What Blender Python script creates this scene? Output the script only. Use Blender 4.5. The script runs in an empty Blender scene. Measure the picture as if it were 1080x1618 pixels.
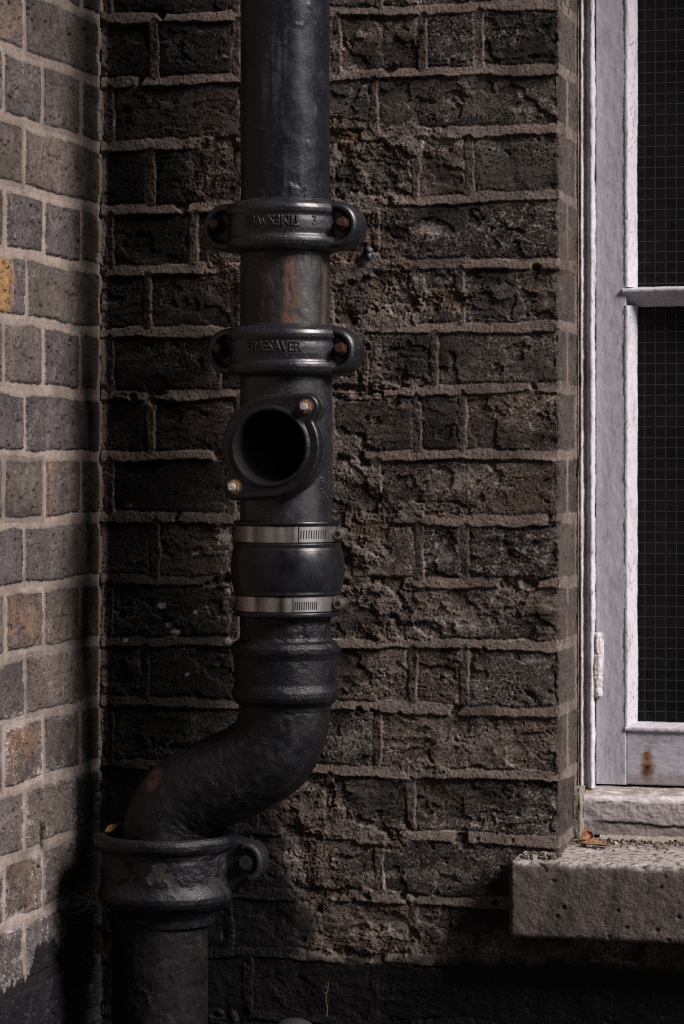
import bpy, bmesh, math, random
import numpy as np
from mathutils import Vector, Matrix

S = bpy.context.scene
COL = S.collection
random.seed(7)
R_ = math.radians

# ------------------------------------------------------------------ camera, sky, sun, exposure
CZ = 1.15                                   # camera height above the yard
CF, CYAW = 4500.0, 0.25649                  # focal length in photo pixels, yaw
RV = np.array([math.cos(CYAW), math.sin(CYAW), 0.0])
FV = np.array([-math.sin(CYAW), math.cos(CYAW), 0.0])
CPOS = 0.290794 * RV - 3.44464 * FV + np.array([0, 0, CZ])
HY = 726.7                                  # horizon row in the photo
cam_d = bpy.data.cameras.new('camera'); cam = bpy.data.objects.new('camera', cam_d); COL.objects.link(cam)
cam.location = CPOS.tolist(); cam.rotation_euler = (math.pi/2, 0, CYAW)
cam_d.sensor_fit = 'VERTICAL'; cam_d.sensor_height = 36.0; cam_d.sensor_width = 24.0
cam_d.lens = 36.0*CF/1618.0
cam_d.shift_y = -(809.0-HY)/1618.0
cam_d.clip_start = 0.05; cam_d.clip_end = 200
cam_d.dof.use_dof = True; cam_d.dof.focus_distance = 3.25; cam_d.dof.aperture_fstop = 9.0
S.camera = cam

SUN_AZ, SUN_EL = 17.0, 38.0                 # degrees from the back wall's plane (+x towards -y), elevation
w = bpy.data.worlds.new('World'); S.world = w; w.use_nodes = True
nt = w.node_tree; nt.nodes.clear()
sk = nt.nodes.new('ShaderNodeTexSky'); sk.sky_type = 'NISHITA'; sk.sun_disc = False; sk.air_density = 0.6; sk.dust_density = 0.3; sk.ozone_density = 1.5
sk.sun_elevation = R_(SUN_EL); sk.sun_rotation = R_(90+SUN_AZ)
bg = nt.nodes.new('ShaderNodeBackground'); bg.inputs['Strength'].default_value = 0.05
wo = nt.nodes.new('ShaderNodeOutputWorld')
nt.links.new(sk.outputs[0], bg.inputs[0]); nt.links.new(bg.outputs[0], wo.inputs[0])
sd = bpy.data.lights.new('sun', 'SUN'); sun = bpy.data.objects.new('sun', sd); COL.objects.link(sun)
sd.energy = 5.0; sd.angle = R_(21); sd.color = (1.0, 0.91, 0.87)
sdir = Vector((math.cos(R_(SUN_EL))*math.cos(R_(SUN_AZ)), -math.cos(R_(SUN_EL))*math.sin(R_(SUN_AZ)), math.sin(R_(SUN_EL))))
sun.rotation_euler = sdir.to_track_quat('Z', 'Y').to_euler(); sun.location = (4, -3, 4)
S.view_settings.view_transform = 'Standard'; S.view_settings.look = 'None'
S.view_settings.exposure = 0.5; S.view_settings.gamma = 1.0
S.render.engine = 'CYCLES'
S.cycles.max_bounces = 6; S.cycles.transparent_max_bounces = 8
S.cycles.use_denoising = False; S.cycles.filter_width = 1.1

# ------------------------------------------------------------------ measuring helpers
def at(px, py, Y):
    d = RV*(px-540.0)/CF + FV + np.array([0, 0, (HY-py)/CF])
    t = (Y-CPOS[1])/d[1]
    return CPOS + d*t
def mm_px(x, Y):                            # metres per photo pixel at (x, Y)
    return ((np.array([x, Y, 0])-CPOS)@FV)/CF

# ------------------------------------------------------------------ noise
_rng = np.random.RandomState(11)
_perm = np.concatenate([_rng.permutation(256)]*2).astype(np.int32)
_gx = np.cos(np.arange(256)/256*2*np.pi).astype(np.float32); _gy = np.sin(np.arange(256)/256*2*np.pi).astype(np.float32)
def pn(x, y, seed=0):
    x = np.asarray(x, np.float32)+seed*17.31+300; y = np.asarray(y, np.float32)+seed*9.17+300
    xi = np.floor(x).astype(np.int32); yi = np.floor(y).astype(np.int32)
    fx = x-xi; fy = y-yi
    u = fx*fx*fx*(fx*(fx*6-15)+10); v = fy*fy*fy*(fy*(fy*6-15)+10)
    def g(a, b, dx, dy):
        h = _perm[_perm[(xi+a) & 255]+((yi+b) & 255)]
        return _gx[h]*dx+_gy[h]*dy
    n0 = g(0, 0, fx, fy); n1 = g(1, 0, fx-1, fy); n2 = g(0, 1, fx, fy-1); n3 = g(1, 1, fx-1, fy-1)
    a = n0+u*(n1-n0); b = n2+u*(n3-n2)
    return (a+v*(b-a))*1.45
def fbm(x, y, o=4, seed=0, gain=.5):
    s = 0; a = 1.0; f = 1.0; t = 0
    for i in range(o):
        s = s+a*pn(x*f, y*f, seed+i*3); t += a; a *= gain; f *= 2.03
    return s/t*1.25
def ridge(x, y, o=3, seed=0):
    s = 0; a = 1.0; f = 1.0; t = 0
    for i in range(o):
        s = s+a*(1-2*np.abs(pn(x*f, y*f, seed+i*5))); t += a; a *= .5; f *= 2.1
    return s/t
def cell(x, y, seed=0):                     # distance to nearest scattered point + its random value
    x = np.asarray(x, np.float32)+seed*13.7+200; y = np.asarray(y, np.float32)+seed*7.9+200
    xi = np.floor(x).astype(np.int32); yi = np.floor(y).astype(np.int32)
    best = np.full(x.shape, 9., np.float32); val = np.zeros(x.shape, np.float32)
    for a in (-1, 0, 1):
        for b in (-1, 0, 1):
            h = _perm[_perm[(xi+a) & 255]+((yi+b) & 255)]
            h2 = _perm[_perm[(h+57) & 255]+((yi+b+31) & 255)]
            d = np.hypot(xi+a+h/256.-x, yi+b+h2/256.-y)
            m = d < best
            best = np.where(m, d, best); val = np.where(m, _perm[(h+h2) & 255]/255., val)
    return best, val
def sm(a, b, x):
    t = np.clip((x-a)/(b-a), 0, 1); return t*t*(3-2*t)
def mix(a, b, t):
    return a+(b-a)*t
def mixc(c, k, t):                          # colour array (…,3) towards colour k by t
    return c+(np.asarray(k, np.float32)-c)*t[..., None]

# ------------------------------------------------------------------ mesh / object helpers
def set_attr(me, col):
    a = me.attributes.new('albedo', 'FLOAT_COLOR', 'POINT')
    a.data.foreach_set('color', np.ascontiguousarray(col, np.float32).ravel())
def raw_mesh(name, V, Q, col=None, smooth=True):
    me = bpy.data.meshes.new(name)
    V = np.asarray(V, np.float32); Q = np.asarray(Q, np.int32)
    me.vertices.add(len(V)); me.vertices.foreach_set('co', V.ravel())
    n = Q.shape[1]
    me.loops.add(Q.size); me.loops.foreach_set('vertex_index', Q.ravel())
    me.polygons.add(len(Q)); me.polygons.foreach_set('loop_start', np.arange(0, Q.size, n, dtype=np.int32))
    me.polygons.foreach_set('use_smooth', np.full(len(Q), smooth, dtype=bool))
    me.update(calc_edges=True)
    if col is not None: set_attr(me, col)
    return me
def quads(nu, nv, off=0, flip=False, closed_u=False):
    i = np.arange(nu if closed_u else nu-1)[:, None]; j = np.arange(nv-1)[None, :]
    i2 = (i+1) % nu
    a = i*nv+j; b = i2*nv+j; c = i2*nv+j+1; d = i*nv+j+1
    q = np.stack([a, d, c, b] if flip else [a, b, c, d], -1).reshape(-1, 4)
    return q+off
class Acc:                                  # gathers pieces of ONE mesh
    def __init__(s): s.V = []; s.Q = []; s.C = []; s.n = 0
    def add(s, V, Q, C):
        V = np.asarray(V, np.float32).reshape(-1, 3); C = np.asarray(C, np.float32)
        if C.ndim == 1: C = np.tile(C, (len(V), 1))
        s.V.append(V); s.Q.append(np.asarray(Q, np.int32)+s.n); s.C.append(C.reshape(-1, 4)); s.n += len(V)
    def add_bm(s, bm, C):
        bm.verts.ensure_lookup_table(); bmesh.ops.triangulate(bm, faces=bm.faces[:])
        V = np.array([v.co[:] for v in bm.verts], np.float32)
        Q = np.array([[f.verts[0].index, f.verts[1].index, f.verts[2].index, f.verts[2].index] for f in bm.faces], np.int32)
        s.T = getattr(s, 'T', []); s.T.append(Q[:, :3]+s.n)
        C = np.asarray(C, np.float32)
        if C.ndim == 1: C = np.tile(C, (len(V), 1))
        s.V.append(V); s.C.append(C); s.n += len(V); bm.free()
    def mesh(s, name, smooth=True):
        V = np.concatenate(s.V); C = np.concatenate(s.C)
        tri = getattr(s, 'T', [])
        if not tri: return raw_mesh(name, V, np.concatenate(s.Q), C, smooth)
        me = bpy.data.meshes.new(name)
        q = np.concatenate(s.Q) if s.Q else np.zeros((0, 4), np.int32); t = np.concatenate(tri)
        me.vertices.add(len(V)); me.vertices.foreach_set('co', V.ravel())
        me.loops.add(q.size+t.size); me.loops.foreach_set('vertex_index', np.concatenate([q.ravel(), t.ravel()]))
        me.polygons.add(len(q)+len(t))
        me.polygons.foreach_set('loop_start', np.concatenate([np.arange(len(q))*4, q.size+np.arange(len(t))*3]).astype(np.int32))
        me.polygons.foreach_set('use_smooth', np.full(len(q)+len(t), smooth, dtype=bool))
        me.update(calc_edges=True); set_attr(me, C)
        return me
def link(name, me, mat, parent=None, base=(0, 0, 0)):
    me.name = name
    if any(base): me.transform(Matrix.Translation([-c for c in base]))
    o = bpy.data.objects.new(name, me); COL.objects.link(o)
    me.materials.clear(); me.materials.append(mat)
    if parent is not None: o.parent = parent
    else: o.location = base
    return o
def tag(o, label=None, cat=None, group=None, kind=None):
    if label: o['label'] = label
    if cat: o['category'] = cat
    if group: o['group'] = group
    o['kind'] = kind or 'thing'
    return o
def empty(name, loc, label, cat, group=None):
    o = bpy.data.objects.new(name, None); COL.objects.link(o); o.location = loc; o.empty_display_size = .05
    return tag(o, label, cat, group)
def shade_by_angle(o, deg=35):
    me = o.data
    bm = bmesh.new(); bm.from_mesh(me)
    for e in bm.edges:
        if len(e.link_faces) == 2 and e.calc_face_angle(0) > R_(deg): e.smooth = False
    bm.to_mesh(me); bm.free()

# ------------------------------------------------------------------ materials (albedo attribute x procedural grain)
def attr_mat(name, n1=(60, .25), n2=(420, .3), bumps=((300, .0006, .6),), spec=.3, rough_var=.1, metal=0.0, speck=None, stretch=(1, 1, 1), coat=0):
    m = bpy.data.materials.new(name); m.use_nodes = True
    t = m.node_tree; N = t.nodes; L = t.links
    p = N['Principled BSDF']
    a = N.new('ShaderNodeAttribute'); a.attribute_name = 'albedo'
    tc = N.new('ShaderNodeTexCoord'); mp = N.new('ShaderNodeMapping'); mp.inputs['Scale'].default_value = stretch
    L.new(tc.outputs['Object'], mp.inputs['Vector'])
    col = a.outputs['Color']
    for sc, am in (n1, n2):
        n = N.new('ShaderNodeTexNoise'); n.inputs['Scale'].default_value = sc; n.inputs['Detail'].default_value = 5; n.inputs['Roughness'].default_value = .65
        L.new(mp.outputs[0], n.inputs['Vector'])
        mr = N.new('ShaderNodeMapRange'); mr.inputs['From Min'].default_value = .25; mr.inputs['From Max'].default_value = .75
        mr.inputs['To Min'].default_value = 1-am; mr.inputs['To Max'].default_value = 1+am
        L.new(n.outputs[0], mr.inputs['Value'])
        v = N.new('ShaderNodeVectorMath'); v.operation = 'SCALE'
        L.new(col, v.inputs[0]); L.new(mr.outputs[0], v.inputs['Scale']); col = v.outputs[0]
    if speck:                               # dust specks stuck to the surface
        sc, thr, sc_col = speck
        vo = N.new('ShaderNodeTexVoronoi'); vo.inputs['Scale'].default_value = sc; L.new(tc.outputs['Object'], vo.inputs['Vector'])
        vn = N.new('ShaderNodeTexNoise'); vn.inputs['Scale'].default_value = 25; L.new(tc.outputs['Object'], vn.inputs['Vector'])
        mm = N.new('ShaderNodeMath'); mm.operation = 'MULTIPLY_ADD'; mm.inputs[1].default_value = -.35; L.new(vn.outputs[0], mm.inputs[0]); L.new(vo.outputs['Distance'], mm.inputs[2])
        mr = N.new('ShaderNodeMapRange'); mr.inputs['From Min'].default_value = thr; mr.inputs['From Max'].default_value = thr-.06
        L.new(mm.outputs[0], mr.inputs['Value'])
        mx = N.new('ShaderNodeMix'); mx.data_type = 'RGBA'
        L.new(mr.outputs[0], mx.inputs['Factor']); L.new(col, mx.inputs['A']); mx.inputs['B'].default_value = (*sc_col, 1)
        col = mx.outputs['Result']
    L.new(col, p.inputs['Base Color'])
    nr = N.new('ShaderNodeTexNoise'); nr.inputs['Scale'].default_value = 45; nr.inputs['Detail'].default_value = 4; L.new(mp.outputs[0], nr.inputs['Vector'])
    mr = N.new('ShaderNodeMapRange'); mr.inputs['From Min'].default_value = .3; mr.inputs['From Max'].default_value = .7
    mr.inputs['To Min'].default_value = -rough_var; mr.inputs['To Max'].default_value = rough_var
    L.new(nr.outputs[0], mr.inputs['Value'])
    ad = N.new('ShaderNodeMath'); ad.operation = 'ADD'; ad.use_clamp = True
    L.new(a.outputs['Alpha'], ad.inputs[0]); L.new(mr.outputs[0], ad.inputs[1]); L.new(ad.outputs[0], p.inputs['Roughness'])
    p.inputs['Specular IOR Level'].default_value = spec; p.inputs['Metallic'].default_value = metal
    if coat: p.inputs['Coat Weight'].default_value = coat; p.inputs['Coat Roughness'].default_value = .3
    prev = None
    for sc, dist, st in bumps:
        n = N.new('ShaderNodeTexNoise'); n.inputs['Scale'].default_value = sc; n.inputs['Detail'].default_value = 6; n.inputs['Roughness'].default_value = .6
        L.new(mp.outputs[0], n.inputs['Vector'])
        b = N.new('ShaderNodeBump'); b.inputs['Distance'].default_value = dist; b.inputs['Strength'].default_value = st
        L.new(n.outputs[0], b.inputs['Height'])
        if prev: L.new(prev, b.inputs['Normal'])
        prev = b.outputs[0]
    if prev: L.new(prev, p.inputs['Normal'])
    return m
M_brick = attr_mat('weathered_brick', (90, .25), (700, .35), ((650, .0012, .8),), spec=.18, rough_var=.06)
M_iron = attr_mat('black_iron_paint', (40, .2), (500, .25), ((55, .0005, .4), (420, .0005, .6)), spec=.42, rough_var=.10, speck=(330, -.05, (.12, .11, .11)))
M_ironrough = attr_mat('flaking_iron_paint', (60, .3), (420, .4), ((110, .0010, .5), (560, .0010, .8)), spec=.28, rough_var=.12, speck=(260, -.06, (.10, .085, .08)))
M_lower = attr_mat('dull_lower_pipe_paint', (60, .3), (420, .4), ((110, .0010, .5), (560, .0010, .8)), spec=.12, rough_var=.12, speck=(260, -.06, (.10, .085, .08)))
M_coup = attr_mat('satin_black_iron', (50, .2), (300, .2), ((260, .0004, .5), (60, .0006, .4)), spec=.65, rough_var=.08, speck=(260, .0, (.10, .09, .08)))
M_door = attr_mat('dull_black_iron', (50, .2), (300, .2), ((300, .0005, .6),), spec=0.0, rough_var=.06, speck=(260, -.12, (.03, .03, .03)))
M_ring = attr_mat('black_iron_ring', (50, .2), (300, .2), ((260, .0004, .5), (60, .0006, .4)), spec=.4, rough_var=.06, speck=(260, -.06, (.06, .055, .055)))
M_rubber = attr_mat('black_rubber', (45, .35), (380, .25), ((500, .0002, .4),), spec=.4, rough_var=.1, speck=(240, -.10, (.08, .07, .06)))
M_steel = attr_mat('brushed_steel', (70, .3), (900, .2), ((900, .0001, .3),), spec=.5, rough_var=.1, metal=1.0, stretch=(1, 1, .15))
M_rust = attr_mat('rusty_bolt', (200, .4), (800, .4), ((500, .0008, .8),), spec=.2, rough_var=.1)
M_paint = attr_mat('old_gloss_paint', (25, .06), (260, .10), ((35, .0005, .3), (260, .0005, .6)), spec=.30, rough_var=.1, stretch=(1, 1, .35))
M_rail = attr_mat('old_gloss_paint_cross', (25, .08), (260, .12), ((45, .0005, .35), (260, .0005, .6)), spec=.25, rough_var=.1, stretch=(.35, 1, 1))
M_stone = attr_mat('gritty_stone', (45, .3), (600, .45), ((520, .0014, .9), (120, .0006, .5)), spec=.15, rough_var=.05)
M_leaf = attr_mat('dead_leaf', (150, .3), (600, .3), ((300, .0006, .6),), spec=.2, rough_var=.05)
M_plain = attr_mat('dull_dark', (60, .3), (500, .3), ((300, .0006, .6),), spec=.3, rough_var=.05)

# ------------------------------------------------------------------ the brick pattern
BED_L = [30, 130, 232, 332, 427, 526, 625, 720, 817, 915, 1012, 1107, 1206, 1304, 1401, 1497]   # bed rows at the corner
BED_R = [7, 108, 202, 308, 415, 515, 612, 719, 822, 922, 1020, 1125, 1228, 1330, 1430, 1524]    # ... at the window arris
BED_F = [-38, 72, 182, 290, 394, 500, 611, 720, 830, 935, 1042, 1148, 1256, 1365, 1470, 1577]   # ... on the left wall at the frame
XA = 0.5615                                                                                      # arris
zL = [at(160, y, 0)[2] for y in BED_L]
dR = ((np.array([XA, 0, 0])-CPOS)@FV); zR = [CZ+(HY-y)*dR/CF for y in BED_R]
YF = -0.3314; dF = ((np.array([0, YF, 0])-CPOS)@FV); zF = [CZ+(HY-y)*dF/CF for y in BED_F]
def extend(a, top=22, bot=9):
    return [a[0]+.075*(top-i) for i in range(top)]+list(a)+[a[-1]-.075*(i+1) for i in range(bot)]
TOP = 22
zL, zR, zF = extend(zL), extend(zR), extend(zF)
def bx(px): return float(at(px, HY, 0)[0])
J_BACK = {0: [242, 373, 530, 667, 756], 1: [172, 385, 590], 2: [238, 375, 520, 655, 740], 3: [172, 305, 430, 592], 4: [232, 378, 520, 655, 726],
          5: [172, 342, 470, 572, 685], 6: [237, 378, 520, 658, 730], 7: [172, 365, 480, 592], 8: [244, 375, 545, 661, 733], 9: [172, 370, 480, 620],
          10: [228, 375, 500, 651, 733], 11: [172, 390, 595], 12: [240, 400, 520, 648], 13: [172, 390, 598], 14: [240, 360, 500, 652], 15: [172, 390, 590]}
def joints_back(i):
    c = i-TOP
    if c in J_BACK: js = [bx(p) for p in J_BACK[c]]
    elif c % 2 == 0: js = [.062, .17, .285, .39, .446]
    else: js = [.008, .17, .345]
    ext = [XA+.108+.1125*k*(1 if c % 2 == 0 else 2)-(0.055 if c % 2 else 0) for k in range(16)]
    return sorted(js+ext)
def joints_left(i):                         # s = distance out from the corner
    c = i-TOP
    r = random.Random(c)
    if c % 2 == 0: js = [.012+.0000, .2486]+[.2486+.231*k for k in range(1, 16)]
    else: js = [.0674, .1903, .3125]+[.3125+.115*k for k in range(1, 30)]
    js = [j+r.uniform(-.004, .004) for j in js]
    if c % 2 == 0: js = js[1:]
    return js
def pattern(u, z, beds, joints, hb, hj, seed):
    """beds: list of arrays z_k(u). -> signed distance to mortar (m, negative inside), brick hash, bed fraction, course, brick-local coords"""
    idx = np.zeros(u.shape, np.int32)-1
    db = np.full(u.shape, 9., np.float32); tb = np.zeros(u.shape, np.float32)
    for k, zb in enumerate(beds):
        d = z-zb
        idx += (d < 0)
        ad = np.abs(d); m = ad < np.abs(db)
        db = np.where(m, d, db)
    tb = np.clip(-db/hb, -1, 1)             # +1 at the lower edge of the bed
    dbed = np.abs(db)-hb
    dj = np.full(u.shape, 9., np.float32); hid = np.zeros(u.shape, np.float32); su = np.zeros(u.shape, np.float32)
    for c in np.unique(idx):
        m = idx == c
        js = np.array(joints(int(c)), np.float32); uu = u[m]
        k = np.searchsorted(js, uu)
        lo = js[np.clip(k-1, 0, len(js)-1)]; hi = js[np.clip(k, 0, len(js)-1)]
        dd = np.minimum(np.abs(uu-lo), np.abs(uu-hi))
        dj[m] = dd-hj[m]
        su[m] = np.where(np.abs(uu-lo) < np.abs(uu-hi), uu-lo, uu-hi)/hj[m]
        hid[m] = ((np.sin((int(c)*12.9898+k*78.233+seed)*1.0)*43758.5453) % 1.0)
    return np.minimum(dbed, dj), dbed, dj, hid, tb, idx, su
def db_up(z, beds):                          # >0 just above a bed, where a limy mortar edge is painted pale as if lit
    b = np.full(z.shape, 9., np.float32)
    for zb in beds:
        d = z-zb; b = np.where(np.abs(d) < np.abs(b), d, b)
    return b
def ell(px, py, cx, cy, rx, ry):
    return 1-np.hypot((px-cx)/rx, (py-cy)/ry)

BRK = np.array([[.062, .053, .049], [.078, .060, .050], [.050, .045, .044], [.088, .070, .060], [.066, .058, .055], [.042, .037, .036]], np.float32)
def back_field(u, z, flat=False):
    """height (m, out of the wall) and colour of the old back wall; u runs round the arris into the window reveal"""
    n = lambda s, k, o=3: fbm(u*s, z*s, o, k)
    wob = .0035*n(55, 84)+.0012*n(220, 85)
    rev = sm(XA-.002, XA+.003, u+wob)*(0 if flat else 1)
    uw = u+.0022*n(45, 1)+.0009*pn(u*210, z*210, 2); zw = z+.0024*n(30, 4)*(1-.4*rev)+.0011*n(170, 7, 2)
    beds = []
    t = np.clip(u/XA, 0, 1)
    for k in range(len(zL)):
        beds.append(zL[k]+(zR[k]-zL[k])*t+.0012*np.sin(u*23+k*2.1))
    hb = .0065+.0022*pn(u*14, z*14, 10)+.0008*pn(u*70, z*20, 11); hj = .0060+.0016*pn(u*14, z*20, 12)+.0006*pn(u*30, z*90, 13)
    d, dbed, dj, hid, tb, idx, su = pattern(uw, zw, beds, joints_back, hb, hj, 3.7)
    # approximate photo coordinates of the point, only used to place the worn patches of this wall
    px = 160+u*(724/XA); py = HY-(z-CZ)*mix(1306., 1363., t)
    nb = fbm(u*28, z*28, 4, 20)
    E = [ell(px, py, 575, 285, 62, 88), ell(px, py, 580, 430, 72, 95), ell(px, py, 555, 560, 60, 50), ell(px, py, 665, 228, 62, 24), ell(px, py, 690, 474, 75, 22),
         ell(px, py, 556, 745, 34, 45), ell(px, py, 575, 840, 50, 75), ell(px, py, 590, 945, 85, 30), ell(px, py, 620, 1000, 80, 16), ell(px, py, 335, 265, 50, 62),
         ell(px, py, 355, 430, 30, 50), ell(px, py, 510, 1290, 70, 44), ell(px, py, 500, 1385, 40, 70), ell(px, py, 610, 1322, 55, 22), ell(px, py, 560, 625, 40, 10), ell(px, py, 690, 806, 70, 14), ell(px, py, 545, 200, 60, 14), ell(px, py, 640, 604, 40, 10), ell(px, py, 590, 1490, 100, 26)]
    e = E[0]
    for q in E[1:]: e = np.maximum(e, q)
    rub = sm(-.12, .22, e+.45*nb)*(1-rev)*mix(.55, 1, sm(-.25, .25, fbm(u*40, z*40, 3, 24)))
    # where the pointing has fallen out
    lost = sm(.20, .36, fbm(u*19, z*19, 3, 31)+.55*e.clip(-.45, .4)+.02+.12*pn(u*90, z*90, 33)+.10*sm(1180, 1300, py))*(1-rev)
    mort = sm(.0009, -.0007, d)
    m = mort*(1-lost*.95)
    # ---- heights in mm
    f1 = n(26, 40, 4); f2 = n(95, 44, 4); f3 = n(330, 48, 3); f4 = pn(u*760, z*760, 51)
    cre = ridge(u*38+1.2*f1, z*115+.8*f1, 3, 55)                # splits along the brick
    cd, cv = cell(u*150, z*150, 3); pit = sm(.24, .10, cd)*(cv > .80)
    old = mix(.75, 1.0, sm(390, 520, px))                       # more weathered right of the pipe
    _, fv = cell(u*36+.45*f2+.3*f1, z*66+.45*f2, 5); strata = fbm(u*13+f1, z*140+1.5*f1, 3, 57)
    ck = sm(.90, .985, ridge(u*20+.7*f2, z*42+.9*f1, 1, 58))*sm(-.1, .3, fbm(u*11, z*11, 2, 59))
    hk = .35+1.25*((hid*7.31) % 1.0); hb_ = -1.7+(hid-.5)*2.2+f1*1.3*old*hk+f2*.30*old+strata*.85*old*hk+(fv-.5)*.9*old*hk+(cre-.25)*.25*old+f3*.38+f4*.32-pit*.9-ck*1.8*old
    # spalled faces: part of a brick broken back along a ragged line
    sp = fbm(u*19+hid*40, z*24+hid*17, 4, 60); hb_ -= sm(.16, .20, sp+.12*(hk-1))*2.2*old
    hb_ -= 1.3*np.exp(-np.clip(d, 0, 1)/.0016)*(1+.8*f2)                  # worn edges
    hm = -.4+2.0*tb*(dbed < dj)+.55*n(70, 70)+.35*f3+.22*f4     # weather-struck: overhangs at the lower edge
    hm = np.where(dbed < dj, hm+.5*f3+.25*f4+.5*f1, -.9+.9*f2+.6*f3+.35*f4+.9*su)
    ragged = np.exp(-np.clip(np.abs(d), 0, 1)/.0008)
    hm -= ragged*(.6+.9*f3)
    hl = -6.0+2.5*f2+1.3*f3+.5*f4                               # bed with the pointing gone
    h = mix(hb_, mix(hm, hl, lost), mort)
    st_d, st_v = cell(u*62+.5*f1, z*62+.5*f2, 9)
    gr_d, gr_v = cell(u*240, z*240, 12)
    drag = fbm(u*85+f1, z*30, 3, 61)
    hr = -3.4+f1*3.4+f2*1.0+drag*1.5+f3*1.3+f4*.9+(0.42-st_d)*1.4*st_v+(fv-.5)*1.6+.7*(hb_+1.7)+2.4*(m-.2)
    h = mix(h, hr, rub*.92)
    # shallow on the sheltered, re-pointed reveal
    hrev = -.8+(hid-.5)*1.6+f1*.9+f2*.8+f3*.6+f4*.3-pit*1.2-1.2*sm(.2, .3, fbm(u*33, z*40, 4, 83)); hrev = mix(hrev, -.3+.3*f2+.3*f3, mort)
    h = mix(h, hrev, rev)
    near = np.exp(-np.abs(u-XA)/.0085)
    chp = np.clip(1.2*fbm(u*30, z*30, 4, 81)+.6*f2+.3*f3+.14, 0, 1)
    if not flat: h -= near*(.6+11.0*chp+11.0*sm(.10, .32, fbm(u*8, z*24, 3, 82)))*(1-mort*.35)          # chipped arris
    smr = sm(.16, .34, fbm(u*15, z*21, 4, 64)+.30*np.exp(-np.clip(d, 0, 1)/.009)-.20+.35*e.clip(-.6, .4)+.10*f2+.05*f3)*sm(500, 540, px)*(1-rev)
    smr = smr*mix(.35, 1, sm(800, 700, px))
    hs = -.5+f1*1.3+f2*.9+.6*fbm(u*60, z*170, 3, 66)+f3*.8+f4*.5
    h = mix(h, np.maximum(h, hs), smr)
    # ---- colour
    bi = (hid*5.999).astype(int)
    c = BRK[bi]*np.clip(1.18+.45*f1+.30*f2+.65*f3+.5*f4, .25, 2.4)[..., None]
    c = mixc(c, (.260, .228, .212), sm(.0, .9, .6*f2+.3*cre+.8*f3+.4*f4-.02)*.75*sm(-.30, .25, fbm(u*9, z*12, 3, 93)))                          # dusty raised skin
    c = mixc(c, (.018, .016, .0155), sm(-.05, .45, fbm(u*9, z*13, 3, 90))*.65)                   # soot
    och = np.maximum(sm(0, .4, ell(px, py, 855, 460, 45, 60)+.4*f1), sm(0, .4, ell(px, py, 600, 650, 75, 45)+.5*f1))
    och = np.maximum(och, sm(0, .4, ell(px, py, 690, 1265, 60, 40)+.4*f1)*.7)*(1-mort)
    c = mixc(c, (.105, .066, .034), och*.5*sm(-.3, .3, f2+f3))
    cm = np.array([.124, .102, .091], np.float32)*(1+.18*f1[..., None]+.22*f3[..., None]+.15*f4[..., None])
    cm = mixc(cm, (.060, .050, .043), sm(-.05, .6, fbm(u*12, z*18, 3, 95))*.7)
    cm = mixc(cm, (.085, .070, .056), lost)
    c = c+(cm-c)*mort[..., None]
    lip = np.exp(-np.abs(d)/.0008)*sm(.1, .5, fbm(u*22, z*60, 3, 97)+.3*f3)*(db_up(z, beds) > 0); c = mixc(c, (.27, .225, .20), lip*.8)  # pale lime line, painting in light caught by the mortar's top edge
    cr = np.array([.112, .084, .066], np.float32)*(1+.30*f1[..., None]+.25*f2[..., None]+.35*f3[..., None]+.25*f4[..., None])
    cr = mixc(cr, (.16, .14, .125), sm(.55, .9, gr_v)*sm(.45, .2, gr_d)*.6)
    cr = mixc(cr, (.062, .054, .051), sm(-.1, .4, fbm(u*14, z*14, 3, 99)))
    cr = mixc(cr, (.150, .095, .055), sm(.15, .6, fbm(u*11, z*11, 3, 103))*.5)
    c = c+(cr-c)*(rub*.85)[..., None]
    csm = np.array([.140, .118, .107], np.float32)*np.clip(1+.35*f1+.3*f2+.5*f3+.35*f4, .3, 2)[..., None]
    c = c+(csm-c)*(smr*.75)[..., None]
    lf = sm(420, 330, px)                                                                     # soot stain, with the pipe's shade also painted into the brick colour
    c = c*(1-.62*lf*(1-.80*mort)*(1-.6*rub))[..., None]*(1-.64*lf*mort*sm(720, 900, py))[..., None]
    cn = np.exp(-u/.0065)*(1-rev); c = mixc(c, (.19, .155, .13), sm(.25, .5, cn+.12*f2)*.8); h = h+cn*2.2
    for (ox, oy, rx, ry, k_) in ((690, 222, 110, 22, .9), (548, 112, 34, 14, 1.), (680, 366, 40, 22, .8), (640, 470, 60, 40, .5), (560, 745, 40, 34, .6), (600, 880, 40, 45, .5), (470, 1370, 30, 40, .8), (600, 1385, 50, 12, .6), (700, 880, 60, 30, .4), (740, 980, 110, 40, .45), (620, 1060, 70, 40, .4), (760, 1170, 110, 36, .45),
                                 (720, 760, 120, 34, .5), (740, 170, 110, 30, .35), (700, 1385, 90, 30, .4), (640, 1470, 100, 30, .4), (560, 1170, 50, 36, .5)):
        c = mixc(c, (.215, .190, .178), sm(.0, .6, ell(px, py, ox, oy, rx, ry)+.5*f2+.5*f3+.25*f4-.15)*k_*(1-.6*mort)*(1-rev))
    for (ox, oy, rr_) in ((258, 957, 7), (270, 988, 6), (281, 999, 8), (360, 850, 14), (357, 908, 7), (368, 932, 9), (312, 875, 4), (370, 1010, 8), (300, 1066, 4), (199, 1012, 4), (313, 967, 4), (352, 835, 8)):
        c = mixc(c, (.20, .17, .155), sm(-.1, .25, ell(px, py, ox, oy, rr_, rr_*.8)+.7*f3+.2*f2)*.8)
    lime = sm(.55, .75, fbm(u*40, z*55, 4, 110))*(1-rev)*.6*sm(.2, .5, fbm(u*7, z*7, 2, 113)+.25)
    c = mixc(c, (.30, .27, .25), lime*.7)
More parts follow.
